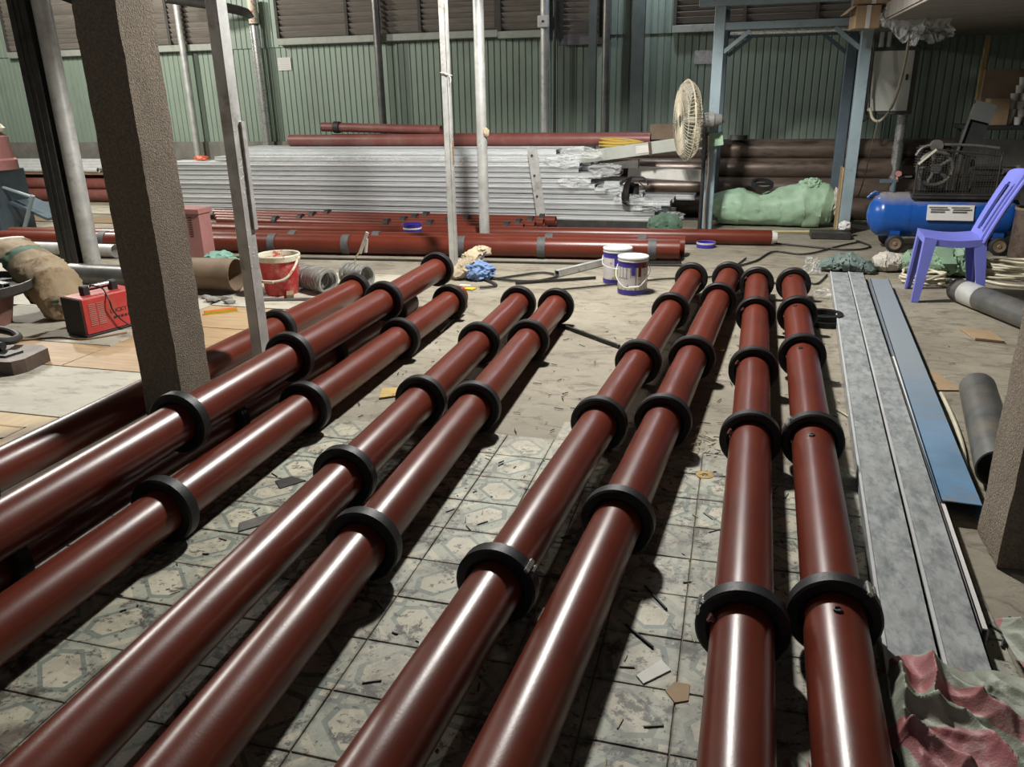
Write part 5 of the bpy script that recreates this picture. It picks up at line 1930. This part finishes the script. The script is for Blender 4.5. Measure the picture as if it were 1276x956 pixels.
hollow_bar('square_tube', (-1.31, 6.02, 0), (-.98, 6.62, 0), .05, STEELP, 'short square steel tube on the floor left of the paint cans')
hollow_bar('steel_angle', (-1.02, 4.66, 0), (-.57, 4.26, 0), .018, DARKST, 'thin dark bar on the floor between the tube pairs')
hollow_bar('steel_angle', (-1.56, 5.70, 0), (-1.0, 6.0, 0), .018, DARKST, 'thin dark bar on the floor pointing at the paint cans')
hollow_bar('steel_angle', (-.40, 6.72, 0), (-1.05, 6.62, 0), .02, DARKST, 'flat grey bar under the right end of the foremost red tube')
scrap([(-1.70, 4.36), (-1.66, 4.33), (-1.70, 4.98), (-1.765, 5.02), (-1.76, 4.9)][:4], 0, .010, PIPEG, 'dark flat strip on the floor beside the left-hand tubes', 'strip', 'steel_strip')
for lab, pts, rr in (('black cable snaking across the floor towards the plinth', [(.36, 6.05, .008), (-.02, 6.40, .008), (.2, 6.9, .008), (.36, 7.35, .008), (.62, 7.28, .008), (.95, 7.75, .008), (1.15, 8.0, .008)], .008),
                     ('black cable on the floor between the plinth and the compressor', [(.35, 7.8, .008), (.62, 7.68, .008), (1.0, 7.55, .008), (1.2, 7.75, .008), (1.12, 8.05, .008)], .008),
                     ('black cable from the cans to the far red tube', [(-1.2, 5.55, .008), (-.9, 5.75, .008), (-.50, 6.05, .008), (-.1, 6.25, .008), (.12, 7.0, .008)], .007),
                     ('thin black cable on the floor right of the tube ends', [(.48, 6.5, .006), (.60, 6.1, .006), (.72, 6.45, .006)], .007)):
    b = bmesh.new()
    wire(b, pts, rr, 6)
    tag(obj('floor_cable', b, CABK), lab, 'cable')
b = bmesh.new()
wire(b, [(.50, 3.55, .004), (.56, 3.42, .004), (.58, 3.25, .004), (.52, 3.12, .004)], .004, 5)
tag(obj('straw_wire', b, CABW), 'curl of thin cream wire between the rightmost tube and the channel', 'wire')
scrap([(-1.60, 3.34), (-1.56, 3.22), (-1.41, 3.33), (-1.45, 3.41)], 0, .006, M('yellow_label', (.50, .36, .12), .7, dirt=(.35, .15, .05), dth=(.55, .6), dscale=30), 'dirty yellow card on the floor between the left and middle tubes', 'card', 'card_scrap')
scrap([(-1.53, 2.02), (-1.50, 1.97), (-1.42, 2.06), (-1.45, 2.12)], .0005, .006, PIPEG, 'small bright metal plate on the tiles right of the left-hand tubes', 'plate', 'metal_scrap')
scrap([(-1.58, 2.33), (-1.53, 2.28), (-1.47, 2.36), (-1.54, 2.38)], .0005, .004, DARKST, 'small dark metal offcut on the tiles left of the middle tubes', 'plate', 'metal_scrap')
scrap([(-.70, 1.555), (-.62, 1.575), (-.63, 1.62), (-.715, 1.60)], .0005, .006, PIPEG, 'grey metal plate on the tiles left of the foremost ring', 'plate', 'metal_scrap')
scrap([(-.148, 1.60), (-.128, 1.575), (-.068, 1.64), (-.094, 1.672)], .0008, .004, WHITE, 'pale scuffed metal plate on the tiles between the right-hand pairs', 'plate', 'metal_scrap')
scrap([(-.075, 1.565), (-.05, 1.53), (-.02, 1.545), (-.02, 1.60), (-.055, 1.60)], .0008, .003, CARD, 'small torn cardboard disc on the tiles beside the pale plate', 'cardboard', 'card_scrap')
scrap([(-.008, 1.285), (.012, 1.27), (.022, 1.32), (.002, 1.33)], .0008, .008, WHITE, 'white chip half under the second tube from the right', 'chip', 'metal_scrap')
scrap([(-.44, 1.76), (-.425, 1.74), (-.415, 1.80), (-.43, 1.81)], .0008, .006, PAPER, 'white paper chip between the two tubes left of centre', 'chip', 'paper_scrap')
for a, c, lab in (((-.17, 1.98), (-.10, 1.885), 'thin black rod on the tiles, upper of two beside the pale plate'), ((-.20, 1.79), (-.12, 1.715), 'thin black rod on the tiles, lower of two beside the pale plate'), ((.735, 1.93), (.79, 2.07), 'short black stick on the floor by the right pillar'), ((.73, 2.02), (.775, 1.96), 'tiny black stick on the floor near the white strip end')):
    b = bmesh.new()
    rod(b, (a[0], a[1], .005), (c[0], c[1], .005), .0034, 8)
    tag(obj('steel_rod', b, BLK2), lab, 'rod')
for x, y, lab in ((-.035, 2.75, 'brass washer on the floor left of the second tube from the right'), (-.03, 4.35, 'yellowish washer on the floor between the right-hand tubes')):
    b = bmesh.new()
    revolve(b, (x, y, 0), (0, 0, 1), [(0, .012), (0, .032), (.004, .032), (.004, .012)], 20, True)
    tag(obj('washer', b, BRONZ), lab, 'washer')
# loose splinters and swarf nobody could count
b = bmesh.new()
rn = random.Random(11)
for k in range(420):
    if k < 70:
        x, y = rn.gauss(-.08, .05), rn.gauss(3.02, .10)
    elif k < 300:
        x, y = rn.uniform(-1.6, .75), rn.uniform(1.2, 5.2)
    else:
        x, y = rn.uniform(.5, 1.3), rn.uniform(2.2, 6.4)
    L = rn.uniform(.006, .035)
    box(b, (x, y, .003), (L, .0028, .0028), rn.uniform(0, PI))
tag(obj('wood_splinters', b, M('pale_splinter', (.42, .34, .22), .8, var=.5, scale=9), smooth=False), 'scattered pale splinters and swarf across the floor', 'debris', kind='stuff')
b = bmesh.new()
for k in range(260):
    x, y = rn.uniform(-1.7, .75), rn.uniform(1.2, 4.6)
    L = rn.uniform(.006, .05)
    box(b, (x, y, .003), (L, .003, .003), rn.uniform(0, PI))
tag(obj('dark_swarf', b, BLK2, smooth=False), 'scattered dark metal swarf across the floor', 'debris', kind='stuff')
